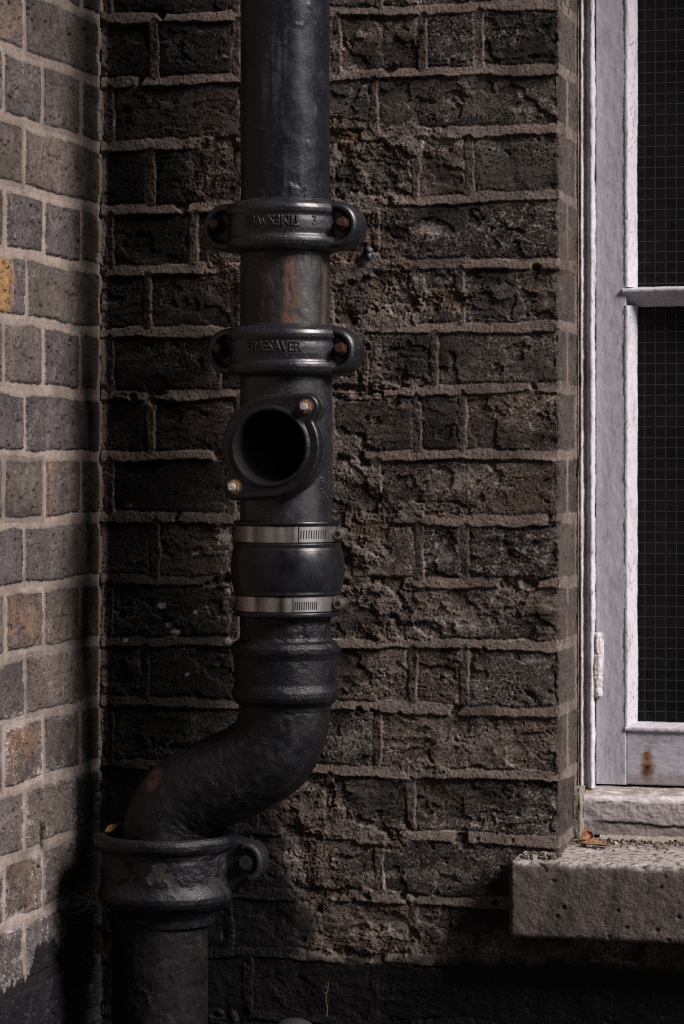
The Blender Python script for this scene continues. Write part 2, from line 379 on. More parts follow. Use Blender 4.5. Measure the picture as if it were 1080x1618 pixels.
    cv2 = np.array([.048, .041, .039], np.float32)*np.clip(1+.6*(hid-.5)+.45*f1+.45*f2+.75*f3+.5*f4, .2, 2.2)[..., None]  # tone follows the relief, painting in shading that frontal sun leaves out
    cv2 = cv2+(np.array([.125, .105, .096])*np.clip(1+.35*f1+.3*f2+.5*f3+.4*f4, .3, 1.8)[..., None]-cv2)*mort[..., None]
    cv2 = mixc(cv2, (.062, .043, .033), sm(.1, .5, fbm(u*15, z*12, 3, 87))*.7); cv2 = mixc(cv2, (.012, .011, .011), np.maximum(pit, sm(.38, .55, fbm(u*70, z*70, 3, 88)))*.85)
    c = c+(cv2-c)*rev[..., None]
    if not flat: c = c*(1-.6*np.clip(chp*3, 0, 1)*near)[..., None]
    c = mixc(c, (.012, .011, .010), pit*.6*(1-rev))
    # old bitumen paint at the foot and round the bend, with a ragged edge
    edge = 1520+9*n(30, 120)+4*f3
    tar = sm(-12, 8, py-edge-6*f2-3*f4)
    xb = np.interp(py, [1140, 1180, 1210, 1260, 1300, 1340, 1390, 1440, 1500, 1530], [150, 168, 178, 430, 448, 452, 468, 486, 482, 500])
    tar = np.maximum(tar, sm(-26, 22, xb+38*f1+22*f2+8*f3-px)*sm(1140, 1200, py+14*f1))
    tar = tar*(1-rev)
    c = mixc(c, (.0062, .0062, .0074), tar*.98)
    h = h+tar*.4
    h = mix(h, mix(h, -2+f1*1.5+.8*mort+f2*1.0+f3*.4, .6), tar)
    rough = mix(.88, .48, tar); h = h*mix(.82, 1, mort)
    lum = c.mean(-1); c = c*mix(np.clip(lum/.060, .2, 4)**.45, 1, np.maximum(rev, tar))[..., None]
    c = c*mixc(np.tile(np.array([.66, .63, .60], np.float32), u.shape+(1,)), (1, .97, .93), rev)
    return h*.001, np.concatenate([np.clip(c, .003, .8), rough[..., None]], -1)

def left_field(s, z):
    """the smoother, neatly pointed left wall; s = distance from the corner towards the viewer"""
    n = lambda k, q, o=3: fbm(s*k, z*k, o, q)
    sw = s+.0014*n(60, 201)+.0009*pn(s*200, z*200, 203)+.0006*pn(s*420, z*420, 204); zw = z+.0018*n(22, 205)+.0012*n(150, 207, 3)
    beds = [zL[k]+(zF[k]-zL[k])*np.clip(s/.3314, 0, 1.0)+.0010*np.sin(s*31+k) for k in range(len(zL))]
    hb = .0070+.0014*pn(s*16, z*16, 210); hj = .0070+.0014*pn(s*16, z*16, 212)
    d, dbed, dj, hid, tb, idx, su = pattern(sw, zw, beds, joints_left, hb, hj, 1.3)
    mort = sm(.0006, -.0006, d)
    f1 = n(24, 220, 4); f2 = n(90, 224, 4); f3 = n(320, 228, 3); f4 = pn(s*800, z*800, 231)
    cd, cv = cell(s*170, z*200, 33); pit = sm(.32, .10, cd)*(cv > .72)
    cd2, cv2 = cell(s*70, z*95, 35); pit2 = sm(.30, .12, cd2+.15*f2)*(cv2 > .83)
    drag = ridge((.37*s-.93*z)*170+.5*n(40, 236), (.93*s+.37*z)*22, 2, 235)
    worn = sm(0, 1, fbm(s*8, z*8, 2, 238)+.35)
    hbk = .9+(hid-.5)*1.8+.9*f1+.55*f2+.50*f3+.30*f4-pit*1.7-pit2*2.4-.55*sm(.70, .95, drag)*worn-1.8*sm(.14, .22, fbm(s*33, z*26, 4, 239))
    hbk -= 1.1*np.exp(-np.clip(d, 0, 1)/.0012)*(1+.8*f2)
    hm = -1.1+.7*n(50, 240)+.45*f3+.30*f4-.9*np.exp(-np.abs(d)/.0007)
    h = mix(hbk, hm, mort)
    corner = np.exp(-s/.006); h = h+corner*2.5*(.6+.5*n(40, 243))
    TINT = np.array([[.067, .055, .050], [.080, .064, .055], [.056, .048, .046], [.074, .061, .056], [.067, .055, .047], [.050, .043, .043]], np.float32)
    c = TINT[(hid*5.999).astype(int)]*(1+.30*f1[..., None]+.32*f2[..., None]+.42*f3[..., None]+.3*f4[..., None])  # brick tone tied to bump noise: relief light and shade in the colour
    c = mixc(c, (.125, .106, .098), sm(.1, .8, n(30, 250)+.4*f3+.2*f4)*.5); c = c*(1-.60*sm(.72, .97, drag)*worn*(1-mort))[..., None]
    cr = idx-TOP
    px = np.interp(s, [0, .0116, .0674, .1903, .2486, .3314], [160, 155, 130, 72, 43, 0]); py = HY-(z-CZ)*np.interp(s, [0, .3314], [1306, 1441])
    n7 = .35*f1+.25*f2
    k0 = int(np.argmin((px-15)**2+(py-450)**2)); bm_ = (hid == hid.flat[k0]) & (idx == idx.flat[k0])
    c = mixc(c, (.175, .098, .038), bm_*sm(-.25, .35, (20-px)/26+1.2*n7)*(1-mort)*.85)
    for (ox, oy, rx, ry, k_) in ((100, 772, 34, 60, .5), (42, 1190, 26, 40, .75), (12, 20, 34, 70, .45), (46, 985, 24, 60, .55), (45, 1410, 26, 50, .4), (12, 985, 20, 60, .2)):
        k0 = int(np.argmin((px-ox)**2+(py-oy)**2)); bm_ = (hid == hid.flat[k0]) & (idx == idx.flat[k0])
        c = mixc(c, (.125, .070, .035), bm_*sm(-.35, .45, 1.6*n7+.4*f3+.3*fbm(s*16, z*16, 2, 246))*(1-mort)*k_)
    c = mixc(c, (.018, .016, .016), np.maximum(pit, pit2)*.8)
    c = mixc(c, (.030, .028, .029), sm(.35, .6, fbm(s*34, z*20, 4, 255))*.55)
    cm = np.array([.172, .140, .122], np.float32)*(1+.15*f1[..., None]+.18*f3[..., None]+.12*f4[..., None])
    cm = mixc(cm, (.100, .082, .070), sm(.0, .6, fbm(s*20, z*26, 3, 260))*.7)
    cm = cm*(1-.6*np.exp(-np.abs(d)/.0008))[..., None]  # crack shadow and dirt darkened into the mortar's edge
    c = c+(cm-c)*mort[..., None]
    # lime bloom, mostly along the brick edges low on the wall
    low = sm(900, 1250, py)
    eff = sm(.0, .75, .6*fbm(s*60, z*70, 4, 270)+.75*np.exp(-np.clip(d, 0, 1)/.0035)-.38+.25*low+.55*f3+.35*f4)*sm(-.05, .5, fbm(s*15, z*15, 3, 275)+.25*low)
    strk = sm(.25, .7, fbm(s*160, z*14, 3, 277)+.3*f3)*sm(-.1, .4, fbm(s*14, z*12, 2, 279))
    c = mixc(c, (.40, .36, .36), eff*(1-.7*mort)*np.maximum(low, .12)*.85); c = mixc(c, (.24, .21, .205), strk*(1-mort)*.35)
    c = c*(1-.88*np.exp(-np.clip(d, 0, 1)/.0017)*sm(-.45, .2, f2+.3*f3)*(1-mort))[..., None]  # dark brick edges: dirt plus crack shadow painted into the colour
    c = c*np.clip(1+.55*(hid-.5)+.5*fbm(s*9, z*9, 3, 290)*(1-mort), .5, 1.5)[..., None]
    # soot washed down beside the pipe, and bitumen paint in the corner and at the foot
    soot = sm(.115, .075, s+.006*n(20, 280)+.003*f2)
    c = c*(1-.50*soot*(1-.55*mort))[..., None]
    cn = sm(.25, .5, np.exp(-s/.0075)+.10*f2); c = mixc(c, (.19, .155, .132), cn*.85)
    tar = sm(-4, 4, (px-(122+5*f2+3*f3))*1.0)*sm(1205, 1250, py+16*f1)
    yb = np.interp(px, [-400, 0, 45, 60, 85, 100, 122], [1590, 1566, 1545, 1495, 1482, 1500, 1380])
    tar = np.maximum(tar, sm(-5, 5, py-yb-14*f2-5*f3))
    drip = sm(-3, 3, 3.5+2*f2-np.abs(px-70-2*f1))*sm(1295, 1305, py)*sm(1350, 1335, py)
    tar = np.maximum(tar, drip*.9)
    c = mixc(c, (.0075, .0075, .0095), tar*.98)
    rough = mix(.85, .5, tar)
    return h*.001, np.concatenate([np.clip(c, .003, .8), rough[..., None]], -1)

def axis(lo, fl, fh, hi, step, coarse, mid=.004):
    a = list(np.arange(fl, fh, step))+[fh]
    x = fh; st = step
    while x < hi-1e-6:
        st = min(st*1.25, coarse); x = min(x+st, hi); a.append(x)
    x = fl; st = step
    while x > lo+1e-6:
        st = min(st*1.25, coarse); x = max(x-st, lo); a.insert(0, x)
    return np.array(a, np.float32)
def box_quads(acc, x0, x1, y0, y1, z0, z1, c):
    V = [(x, y, z) for x in (x0, x1) for y in (y0, y1) for z in (z0, z1)]
    acc.add(V, [(0, 1, 3, 2), (4, 6, 7, 5), (0, 4, 5, 1), (2, 3, 7, 6), (0, 2, 6, 4), (1, 5, 7, 3)], c)

WY = 0.140                                   # depth of the window reveal
sill_z1 = at(805, 1360, -.045)[2]; sill_z0 = at(805, 1482, -.045)[2]
ZS = float(sill_z0+.02)
def build_back_wall():
    A = Acc()
    def front(U, Z, rev_ok):
        u, z = np.meshgrid(U, Z, indexing='ij')
        h, c = back_field(u if rev_ok else np.where(u > XA-.004, u+2.0*0, u), z)
        return u, z, h, c
    zu = axis(ZS, ZS, 1.735, 9.0, .00105, .06)
    ua = np.concatenate([np.arange(0, XA-.006, .00105), np.linspace(XA-.006, XA+.006, 22), np.arange(XA+.0072, XA+WY+.03, .0016)]).astype(np.float32)
    u, z = np.meshgrid(ua, zu, indexing='ij')
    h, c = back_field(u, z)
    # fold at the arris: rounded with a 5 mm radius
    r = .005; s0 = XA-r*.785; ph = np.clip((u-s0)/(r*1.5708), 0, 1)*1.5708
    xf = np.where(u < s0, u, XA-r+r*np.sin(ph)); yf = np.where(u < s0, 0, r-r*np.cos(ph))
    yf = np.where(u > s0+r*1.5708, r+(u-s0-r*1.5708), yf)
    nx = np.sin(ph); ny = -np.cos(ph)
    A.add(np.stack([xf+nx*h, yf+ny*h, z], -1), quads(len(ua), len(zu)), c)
    # below the sill, running on under the window
    zl = axis(0, .44, ZS, ZS, .00105, .01)
    ul = axis(0, 0, .90, 1.95, .00125, .006)
    u, z = np.meshgrid(ul, zl, indexing='ij')
    keep = np.where(u > XA-.03, u+.0, u)
    rev_free = np.minimum(keep, XA-.0101)+0*u
    h, c = back_field_flat(u, z)
    A.add(np.stack([u, -h, z], -1), quads(len(ul), len(zl)), c)
    # pier right of the window and wall above it
    for (a0, a1, b0, b1) in ((1.46, 1.95, ZS, 2.12), (XA, 1.95, 2.12, 3.2)):
        U = np.arange(a0, a1+.004, .006).astype(np.float32); Z = np.arange(b0, b1+.004, .006).astype(np.float32)
        u, z = np.meshgrid(U, Z, indexing='ij'); h, c = back_field_flat(u, z)
        A.add(np.stack([u, -h, z], -1), quads(len(U), len(Z)), c)
    dk = (.08, .07, .065, .9)
    A.add([(1.46, 0, ZS), (1.46, .17, ZS), (1.46, .17, 2.12), (1.46, 0, 2.12)], [(0, 1, 2, 3)], dk)
    A.add([(XA, 0, 2.12), (1.46, 0, 2.12), (1.46, .17, 2.12), (XA, .17, 2.12)], [(0, 1, 2, 3)], dk)
    # the thickness of the wall behind its face
    box_quads(A, -.25, XA-.03, .03, .34, -.02, 9.0, dk)
    box_quads(A, XA-.03, 1.95, .03, .34, -.02, ZS-.08, dk)
    box_quads(A, 1.48, 3.2, .03, .34, ZS-.08, 9.0, dk)
    box_quads(A, XA-.03, 1.48, .03, .34, 2.14, 9.0, dk)
    o = link('brick_wall', A.mesh('brick_wall'), M_brick)
    tag(o, 'dark weathered brick wall with eroded pointing behind the black pipe, painted black at its foot', 'brick wall')
def back_field_flat(u, z):                   # the same wall where it runs straight on past the arris
    return back_field(u, z, True)
build_back_wall()

def build_left_wall():
    A = Acc()
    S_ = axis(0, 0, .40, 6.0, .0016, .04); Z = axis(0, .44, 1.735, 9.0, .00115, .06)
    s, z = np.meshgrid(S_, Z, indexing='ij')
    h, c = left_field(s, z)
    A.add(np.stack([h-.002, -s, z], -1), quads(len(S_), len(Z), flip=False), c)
    box_quads(A, -.25, -.02, -6.02, .03, -.02, 9.0, (.08, .07, .065, .9))
    o = link('brick_wall', A.mesh('brick_wall'), M_brick)
    tag(o, 'paler smooth brick wall on the left with neat light mortar joints and white lime bloom', 'brick wall')
build_left_wall()

def build_sky_block_wall():                        # unseen wall added behind the viewer to block sky and dim the corner
    A = Acc(); X_ = np.arange(-.25, 7.0, .04); Z = np.arange(0, 9.01, .04)
    x, z = np.meshgrid(X_, Z, indexing='ij'); h, c = left_field(x+.3, z)
    A.add(np.stack([x, -6.1+h, z], -1), quads(len(X_), len(Z), flip=True), c)
    box_quads(A, -.25, 7.0, -6.4, -6.13, -.02, 9.0, (.08, .07, .065, .9))
    o = link('brick_wall', A.mesh('brick_wall'), M_brick)
    tag(o, 'unseen brick wall added behind the viewer to block sky light', 'brick wall')
build_sky_block_wall()

# ------------------------------------------------------------------ ground
g = Acc(); U = np.linspace(-8, 12, 120); Vv = np.linspace(-14, 4, 120); a, b = np.meshgrid(U, Vv, indexing='ij')
k = np.array([.045, .042, .039])*(1+.3*fbm(a*1.3, b*1.3, 4, 300)[..., None])
g.add(np.stack([a, b, .0*a], -1), quads(120, 120), np.concatenate([k, np.full(a.shape+(1,), .9)], -1))
tag(link('ground', g.mesh('ground'), M_stone), kind='structure')

# ------------------------------------------------------------------ shape helpers for fittings
BLK = (.020, .020, .0225, .42)
def lathe(acc, prof, c, nseg=160, step=.0018, noise=None, col=BLK, axis_dir='z', smooth_prof=True):
    """prof: [(r, z)] outline, resampled; noise(theta*r, z, r)->dr ; col const or fn(theta, z, r)"""
    P = np.array(prof, float); seg = np.hypot(*np.diff(P, axis=0).T); L = np.concatenate([[0], np.cumsum(seg)])
    t = []
    for i in range(len(seg)):
        k = max(1, int(round(seg[i]/step))); t += list(L[i]+seg[i]*np.arange(k)/k)
    t = np.array(t+[L[-1]]); r = np.interp(t, L, P[:, 0]); z = np.interp(t, L, P[:, 1])
    th = np.arange(nseg)/nseg*2*np.pi
    T, Rr = np.meshgrid(th, r, indexing='ij'); Zz = np.meshgrid(th, z, indexing='ij')[1]
    Rn = Rr+(noise(T, Zz, Rr) if noise else 0)
    X = c[0]+Rn*np.sin(T); Y = c[1]+Rn*np.cos(T)          # theta = pi faces -y, seam at the back
    C = col(T, Zz, Rr) if callable(col) else np.tile(np.array(col, np.float32), T.shape+(1,))
    acc.add(np.stack([X, Y, Zz], -1), quads(nseg, len(r), closed_u=True, flip=True), C)
def cyl(acc, p0, p1, r, col, n=24, cap=True, hexa=False, bevel=.0):
    p0 = Vector(p0); p1 = Vector(p1); d = p1-p0
    bm = bmesh.new()
    bmesh.ops.create_cone(bm, cap_ends=cap, cap_tris=False, segments=6 if hexa else n, radius1=r, radius2=r, depth=d.length)
    if bevel: bmesh.ops.bevel(bm, geom=[e for e in bm.edges if e.calc_face_angle(0) > 1.2], offset=bevel, segments=2, affect='EDGES')
    bm.transform(Matrix.Translation((p0+p1)/2) @ d.to_track_quat('Z', 'Y').to_matrix().to_4x4())
    acc.add_bm(bm, col)
def prism(acc, outline, y0, y1, col, bevel=.003, seg=3, xform=None):
    """outline [(x,z)] extruded between y0 (front) and y1"""
    bm = bmesh.new()
    vs = [bm.verts.new((x, y1, z)) for x, z in outline]
    f = bm.faces.new(vs)
    ex = bmesh.ops.extrude_face_region(bm, geom=[f])
    for v in ex['geom']:
        if isinstance(v, bmesh.types.BMVert): v.co.y = y0
    bmesh.ops.recalc_face_normals(bm, faces=bm.faces[:])
    if bevel:
        es = [e for e in bm.edges if abs(e.verts[0].co.y-e.verts[1].co.y) < 1e-6 and abs(e.verts[0].co.y-y0) < 1e-6 and e.calc_face_angle(0) > .6]
        bmesh.ops.bevel(bm, geom=es, offset=bevel, segments=seg, affect='EDGES', profile=.5)
    if xform: bm.transform(xform)
    acc.add_bm(bm, col)
def bbox(acc, x0, x1, y0, y1, z0, z1, col, bevel=.001):
    bm = bmesh.new(); bmesh.ops.create_cube(bm, size=1)
    for v in bm.verts: v.co = Vector((x0+(v.co.x+.5)*(x1-x0), y0+(v.co.y+.5)*(y1-y0), z0+(v.co.z+.5)*(z1-z0)))
    if bevel: bmesh.ops.bevel(bm, geom=bm.edges[:], offset=bevel, segments=2, affect='EDGES')
    acc.add_bm(bm, col)
def text_bm(body, size, extrude):
    cu = bpy.data.curves.new('t', 'FONT'); cu.body = body; cu.size = size; cu.extrude = extrude; cu.align_x = 'CENTER'; cu.align_y = 'CENTER'; cu.resolution_u = 3
    cu.bevel_depth = extrude*.35; cu.bevel_resolution = 1
    ob = bpy.data.objects.new('t', cu); COL.objects.link(ob); bpy.context.view_layer.update()
    me = bpy.data.meshes.new_from_object(ob.evaluated_get(bpy.context.evaluated_depsgraph_get()))
    bm = bmesh.new(); bm.from_mesh(me)
    bpy.data.objects.remove(ob); bpy.data.curves.remove(cu); bpy.data.meshes.remove(me)
    return bm
def wrap_text(acc, body, size, ext, R, c, z0, ang0, col, flip=False, sx=1.0, vert=False):
    bm = text_bm(body, size, ext)
    bmesh.ops.subdivide_edges(bm, edges=[e for e in bm.edges if e.calc_length() > .004], cuts=2)
    for v in bm.verts:
        x, y, q = v.co; x *= sx
        if flip: x, y = -x, -y
        a = x/R+ang0
        v.co = Vector((c[0]+(R+q)*math.sin(a), c[1]-(R+q)*math.cos(a), z0+y))
    acc.add_bm(bm, col)

# ------------------------------------------------------------------ the soil pipe
PY = -0.118                                  # pipe axis in front of the wall
PX = float(at(450, 700, PY)[0])
K = float(mm_px(PX, PY))                     # metres per photo pixel at the pipe axis
def pz(py): return float(at(450, py, PY)[2])
C0 = (PX, PY)
RUST = np.array([.16, .055, .022])
def paint(base=(.0055, .0060, .0088), rough=.42, rust=0.0, dust=.3, seed=0):
    def f(T, Z, R_r):
        s = T*R_r
        n1 = fbm(s*30, Z*30, 4, seed+400); n2 = fbm(s*130, Z*130, 3, seed+404); n3 = fbm(s*60, Z*7, 3, seed+408)
        c = np.array(base)*(1+.25*n1[..., None]+.2*n2[..., None])
        c = mixc(c, (.060, .058, .060), sm(.25, .85, n3+.3*n2)*dust)
        if rust:
            c = mixc(c, RUST*.9, sm(.42-.25*rust, .62-.2*rust, n1+.35*n2)*.8)
        r = np.clip(rough+.10*n3+.06*n2, .2, .95)
        return np.concatenate([np.clip(c, .003, 1), r[..., None]], -1)
    return f
def skin(amp, seed=0):
    def f(T, Z, R_r):
        s = T*R_r
        return (.6*fbm(s*18, Z*18, 3, seed+430)+.5*fbm(s*90, Z*90, 4, seed+434)+.25*fbm(s*300, Z*300, 2, seed+438))*amp
    return f
def chips(amp, seed, thr=.22):
    """flaked paint: plates lifted above a pitted iron skin"""
    def f(T, Z, R_r):
        s = T*R_r
        n = fbm(s*40, Z*40, 5, seed+450)
        return (sm(thr, thr+.05, n)*-.8+.45*fbm(s*160, Z*160, 3, seed+455)+.5*fbm(s*25, Z*25, 2, seed+458))*amp
    return f
pipe = empty('drainpipe', (PX, PY, 0), 'tall black cast-iron drainpipe with bolted couplings and swan-neck bend, standing in the wall corner', 'drainpipe')
PB = (PX, PY, 0)
def part(name, acc, mat, parent=pipe, deg=None, label=None):
    o = link(name, acc.mesh(name), mat, parent, PB)
    if deg: shade_by_angle(o, deg)
    if label: o['label'] = label
    return o
RP = 70.5*K
# upper pipe
A = Acc()
def up_skin(T, Z, r):
    s = T*r; b = skin(.00032, 1)(T, Z, r)
    lowz = sm(pz(262), pz(300), Z)                    # cracked paint just above the coupling
    return b-.0009*lowz*sm(.10, .14, fbm(s*55, Z*45, 4, 470))+.0006*sm(.45, .6, fbm(s*50, Z*50, 3, 473))
def up_col(T, Z, r):
    c = paint((.0066, .0076, .0115), .34, 0, .26, 1)(T, Z, r)
    s = T*r; w = sm(.35, .7, fbm(s*70, Z*6, 3, 476)+.2*fbm(s*200, Z*200, 2, 478))
    c[..., :3] = mixc(c[..., :3], (.085, .088, .10), w*.30)
    return c
lathe(A, [(RP, pz(335)), (RP, pz(-60)), (RP, 3.1)], C0, 220, .002, up_skin, up_col)
part('upper_pipe', A, M_iron)
# short rusty length between the couplings
A = Acc()
def rust_col(T, Z, r):
    c = paint((.013, .0125, .0125), .46, 0, .2, 3)(T, Z, r); s = T*r
    a = T-math.pi                                     # 0 faces -y, negative towards +x
    n = fbm(s*90, Z*16, 4, 480); n2 = fbm(s*240, Z*120, 3, 484)
    st = sm(.0, .5, 1-np.abs(a+.40+.08*n)/.22+.5*n+.25*n2); st2 = sm(.1, .7, 1-np.abs(a-.12)/.5+.7*n-.5)*.5
    c[..., :3] = mixc(c[..., :3], (.085, .034, .018), st*.8*sm(-.5, .2, n2+n)); c[..., :3] = mixc(c[..., :3], (.055, .030, .019), st2)
    gr = sm(.0, .8, 1-np.abs(a+.80)/.30+.6*n); c[..., :3] = mixc(c[..., :3], (.060, .060, .061), gr*.55)
    c[..., :3] = mixc(c[..., :3], (.07, .045, .03), sm(.3, .7, 1-np.abs(a+1.35)/.2+.7*n)*.6)
    c[..., 3] = np.clip(c[..., 3]+.3*st, .3, .95)
    return c
lathe(A, [(RP*1.005, pz(545)), (RP*1.005, pz(365))], C0, 200, .0018, lambda T, Z, r: skin(.0005, 5)(T, Z, r)-.0005*sm(.1, .3, fbm(T*r*90, Z*40, 3, 488)), rust_col)
part('short_pipe', A, M_iron, label='short rust-streaked length of pipe between the two couplings')
# bolted couplings
def rrect(w, h, r, n=8):
    pts = []
    for cx, cz, a0 in ((w-r, h-r, 0), (-w+r, h-r, 90), (-w+r, -h+r, 180), (w-r, -h+r, 270)):
        for i in range(n+1):
            a = R_(a0+90*i/n); pts.append((cx+r*math.cos(a), cz+r*math.sin(a)))
    return pts
def coupling(zc, half_w, flipped, dx, digit):
    A = Acc(); kb = np.array([.0065, .0070, .0098, .40], np.float32)
    c = (PX+dx, PY)
    cc = paint((.0065, .0070, .0098), .40, 0, .22, 8+int(flipped))
    hz = 39*K; R = .0672
    prof = [(RP-.001, zc-hz+.004), (RP+.004, zc-hz-.001), (R-.010, zc-hz), (R-.005, zc-hz+.0015), (R-.001, zc-hz+.005), (R+.0006, zc-hz+.0095), (R+.0002, zc-hz+.0135), (R-.0016, zc-hz+.0165), (R-.0021, zc-hz+.018),
            (R-.0012, zc-.004), (R-.0012, zc+.004), (R-.0021, zc+hz-.018), (R-.0016, zc+hz-.0165), (R+.0002, zc+hz-.0135), (R+.0006, zc+hz-.0095), (R-.001, zc+hz-.005), (R-.005, zc+hz-.0015), (R-.010, zc+hz), (RP+.004, zc+hz+.001), (RP-.001, zc+hz-.004)]
    lathe(A, prof, c, 200, .0012, skin(.00045, 12+zc), cc)
    # ears of the two half shells, each side, with the joint between them
    for fr in (1, -1):                        # dished ears of the front and back half shells
        rows = []
        for ins, y in ((0, .0012), (0, .014), (.0006, .019), (.0022, .0235), (.0045, .0258), (.0070, .0262), (.0090, .0245), (.0104, .0215), (.0118, .0195), (.014, .0188), (.020, .0186)):
            rows.append([(x+c[0], PY-fr*y, z+zc) for x, z in rrect(half_w-ins, hz-.0008-ins, .0265-ins, 10)])
        V = np.array(rows).transpose(1, 0, 2).reshape(-1, 3); m_ = len(rows[0])
        A.add(V, quads(m_, len(rows), closed_u=True, flip=(fr < 0)), kb)
        bm = bmesh.new(); bm.faces.new([bm.verts.new(p_) for p_ in rows[-1]]); A.add_bm(bm, kb)
        bm = bmesh.new(); bm.faces.new([bm.verts.new(p_) for p_ in rows[0]]); A.add_bm(bm, kb)
    wrap_text(A, 'TIMESAVER', .0168, .0011, R-.0016, c, zc+(.004 if flipped else .0035), R_(1.5), kb, flip=flipped, sx=.80)
    if digit: wrap_text(A, digit, .014, .0009, R-.0016, c, zc+.004, R_(46), kb)
    o = part('pipe_coupling', A, M_coup)
    for sg, px_ in ((-1, half_w-.017), (1, half_w-.017)):
        B = Acc(); rc = np.array([.040, .016, .012, .8], np.float32)*(1 if sg > 0 else np.array([.4, .45, .5, 1], np.float32))  # left bolts coloured darker to stand for the shade they sit in
        x = c[0]+sg*px_; zb = zc+.002
        cyl(B, (x, PY-.0180, zb), (x, PY-.0275, zb), .0078, rc, hexa=True, bevel=.0008)
        cyl(B, (x, PY-.027, zb), (x, PY-.037, zb+.0006), .0052, rc*np.array([1.15, 1.2, 1.2, 1]), 16, bevel=.0008)
        cyl(B, (x, PY-.0184, zb), (x, PY-.0200, zb), .0105, rc*.6, 20)
        part('bolt', B, M_rust, o, 30)
    G = Acc(); lathe(G, [(RP+.0002, zc+hz-.002), (RP+.0032, zc+hz+.0018), (RP+.0002, zc+hz+.0026)], c, 120, .001, lambda T, Z, r: .0006*fbm(T*4, Z*0+zc, 3, 500), (.012, .012, .012, .6))
    lathe(G, [(RP+.0002, zc-hz-.0022), (RP+.0028, zc-hz-.0016), (RP+.0002, zc-hz+.002)], c, 120, .001, None, (.012, .012, .012, .6))
    part('gasket', G, M_rubber, o)
def tube(acc, pts, rad, col, n=16, cap=True, colfn=None):
    P = [Vector(p) for p in pts]; m = len(P); rings = []
    up = None
    for i in range(m):
        t = (P[min(i+1, m-1)]-P[max(i-1, 0)]).normalized()
        if up is None:
            up = t.orthogonal().normalized()
        up = (up-t*up.dot(t)).normalized(); b = t.cross(up)
        rings.append([(P[i]+(up*math.cos(2*math.pi*k/n)+b*math.sin(2*math.pi*k/n))*rad[i])[:] for k in range(n)])
    V = np.array(rings).transpose(1, 0, 2).reshape(-1, 3)
    acc.add(V, quads(n, m, closed_u=True), col)
    if cap:
        for i, fl in ((0, 1), (m-1, 0)):
            V = [P[i][:]]+rings[i]; Q = [(0, 1+(k+1) % n, 1+k, 0) if fl else (0, 1+k, 1+(k+1) % n, 0) for k in range(n)]
            T_ = np.array([[q[0], q[1], q[2]] for q in Q], np.int32)
            acc.T = getattr(acc, 'T', []); acc.T.append(T_+acc.n)
            V = np.array(V, np.float32); acc.V.append(V); acc.C.append(np.tile(np.asarray(col, np.float32), (len(V), 1))); acc.n += len(V)
coupling(pz(360), 123*K/.9673, True, 0.0, '3')
coupling(pz(556), 118*K/.9673, False, .0015, None)
# access pipe with bolted door
A = Acc(); RA = 73*K
acc_c = (PX+.0015, PY)
lathe(A, [(RA, pz(836)), (RA, pz(575)), (RA-.004, pz(570))], acc_c, 200, .002, skin(.0003, 20), paint((.0070, .0072, .0100), .42, 0, .18, 20))
DY = PY-.066                                  # face of the door
dcx, dcz = float(at(427, 706, DY-.006)[0]), float(at(427, 706, DY-.006)[2])
def door_outline(R, er, ed, grow=0.0):
    th = np.arange(240)/240*2*np.pi
    r = np.full(240, R+grow)
    for phi in (R_(47), R_(227)):
        # circle-with-ear on one flank, straight tangent on the other
        d = ed; rho = er+grow
        a = (th-phi+np.pi) % (2*np.pi)-np.pi
        k = np.abs(d*np.sin(a)) < rho
        ear = np.where(k & (np.abs(a) < 1), d*np.cos(a)+np.sqrt(np.clip(rho**2-(d*np.sin(a))**2, 0, None)), 0)
        r = np.maximum(r, ear)
        # common tangent line of the two circles on the flank a>0
        be = math.acos((R+grow-rho)/d)
        hull = (R+grow)/np.cos(np.clip(a-be, -1.5, 1.5))
        q0 = math.atan2(rho*math.sin(be), d+rho*math.cos(be))
        hullm = (a > q0) & (a < be)
        r = np.where(hullm, np.maximum(r, hull), r)
    for _ in range(3): r = (np.roll(r, 1)+2*r+np.roll(r, -1))/4
    return [(r[i]*math.cos(th[i]), r[i]*math.sin(th[i])) for i in range(240)]
DR = 79*K
# boss that carries the door, standing off the pipe
bo = [(dcx+x, dcz+z) for x, z in door_outline(DR, .0145, .0615, .0015)]
th = np.arange(240)/240*2*np.pi; Bo = np.array(door_outline(DR, .0145, .0615, .0015)); Bi = np.stack([np.cos(th), np.sin(th)], -1)*(59.5*K+.001)
rw = [np.stack([dcx+q[:, 0], np.full(240, y), dcz+q[:, 1]], -1) for q, y in ((Bo*.9, DY+.0225), (Bo, DY+.0222), (Bo, DY+.0060), (Bo*.985, DY+.0038), (Bi, DY+.0036))]
A.add(np.stack(rw, 1).reshape(-1, 3), quads(240, 5, closed_u=True), np.array([.0065, .0065, .0085, .46]))
bm_in = [(dcx+x*.93, dcz+z*.93) for x, z in [(DR*math.cos(t), DR*math.sin(t)) for t in np.arange(96)/96*2*math.pi]]
prism(A, bm_in, DY+.0215, PY-.01, np.array([.0065, .0065, .0085, .46]), 0)
acc_o = part('access_pipe', A, M_coup, deg=40)
D = Acc(); dk = np.array([.0042, .0042, .0052, .46])
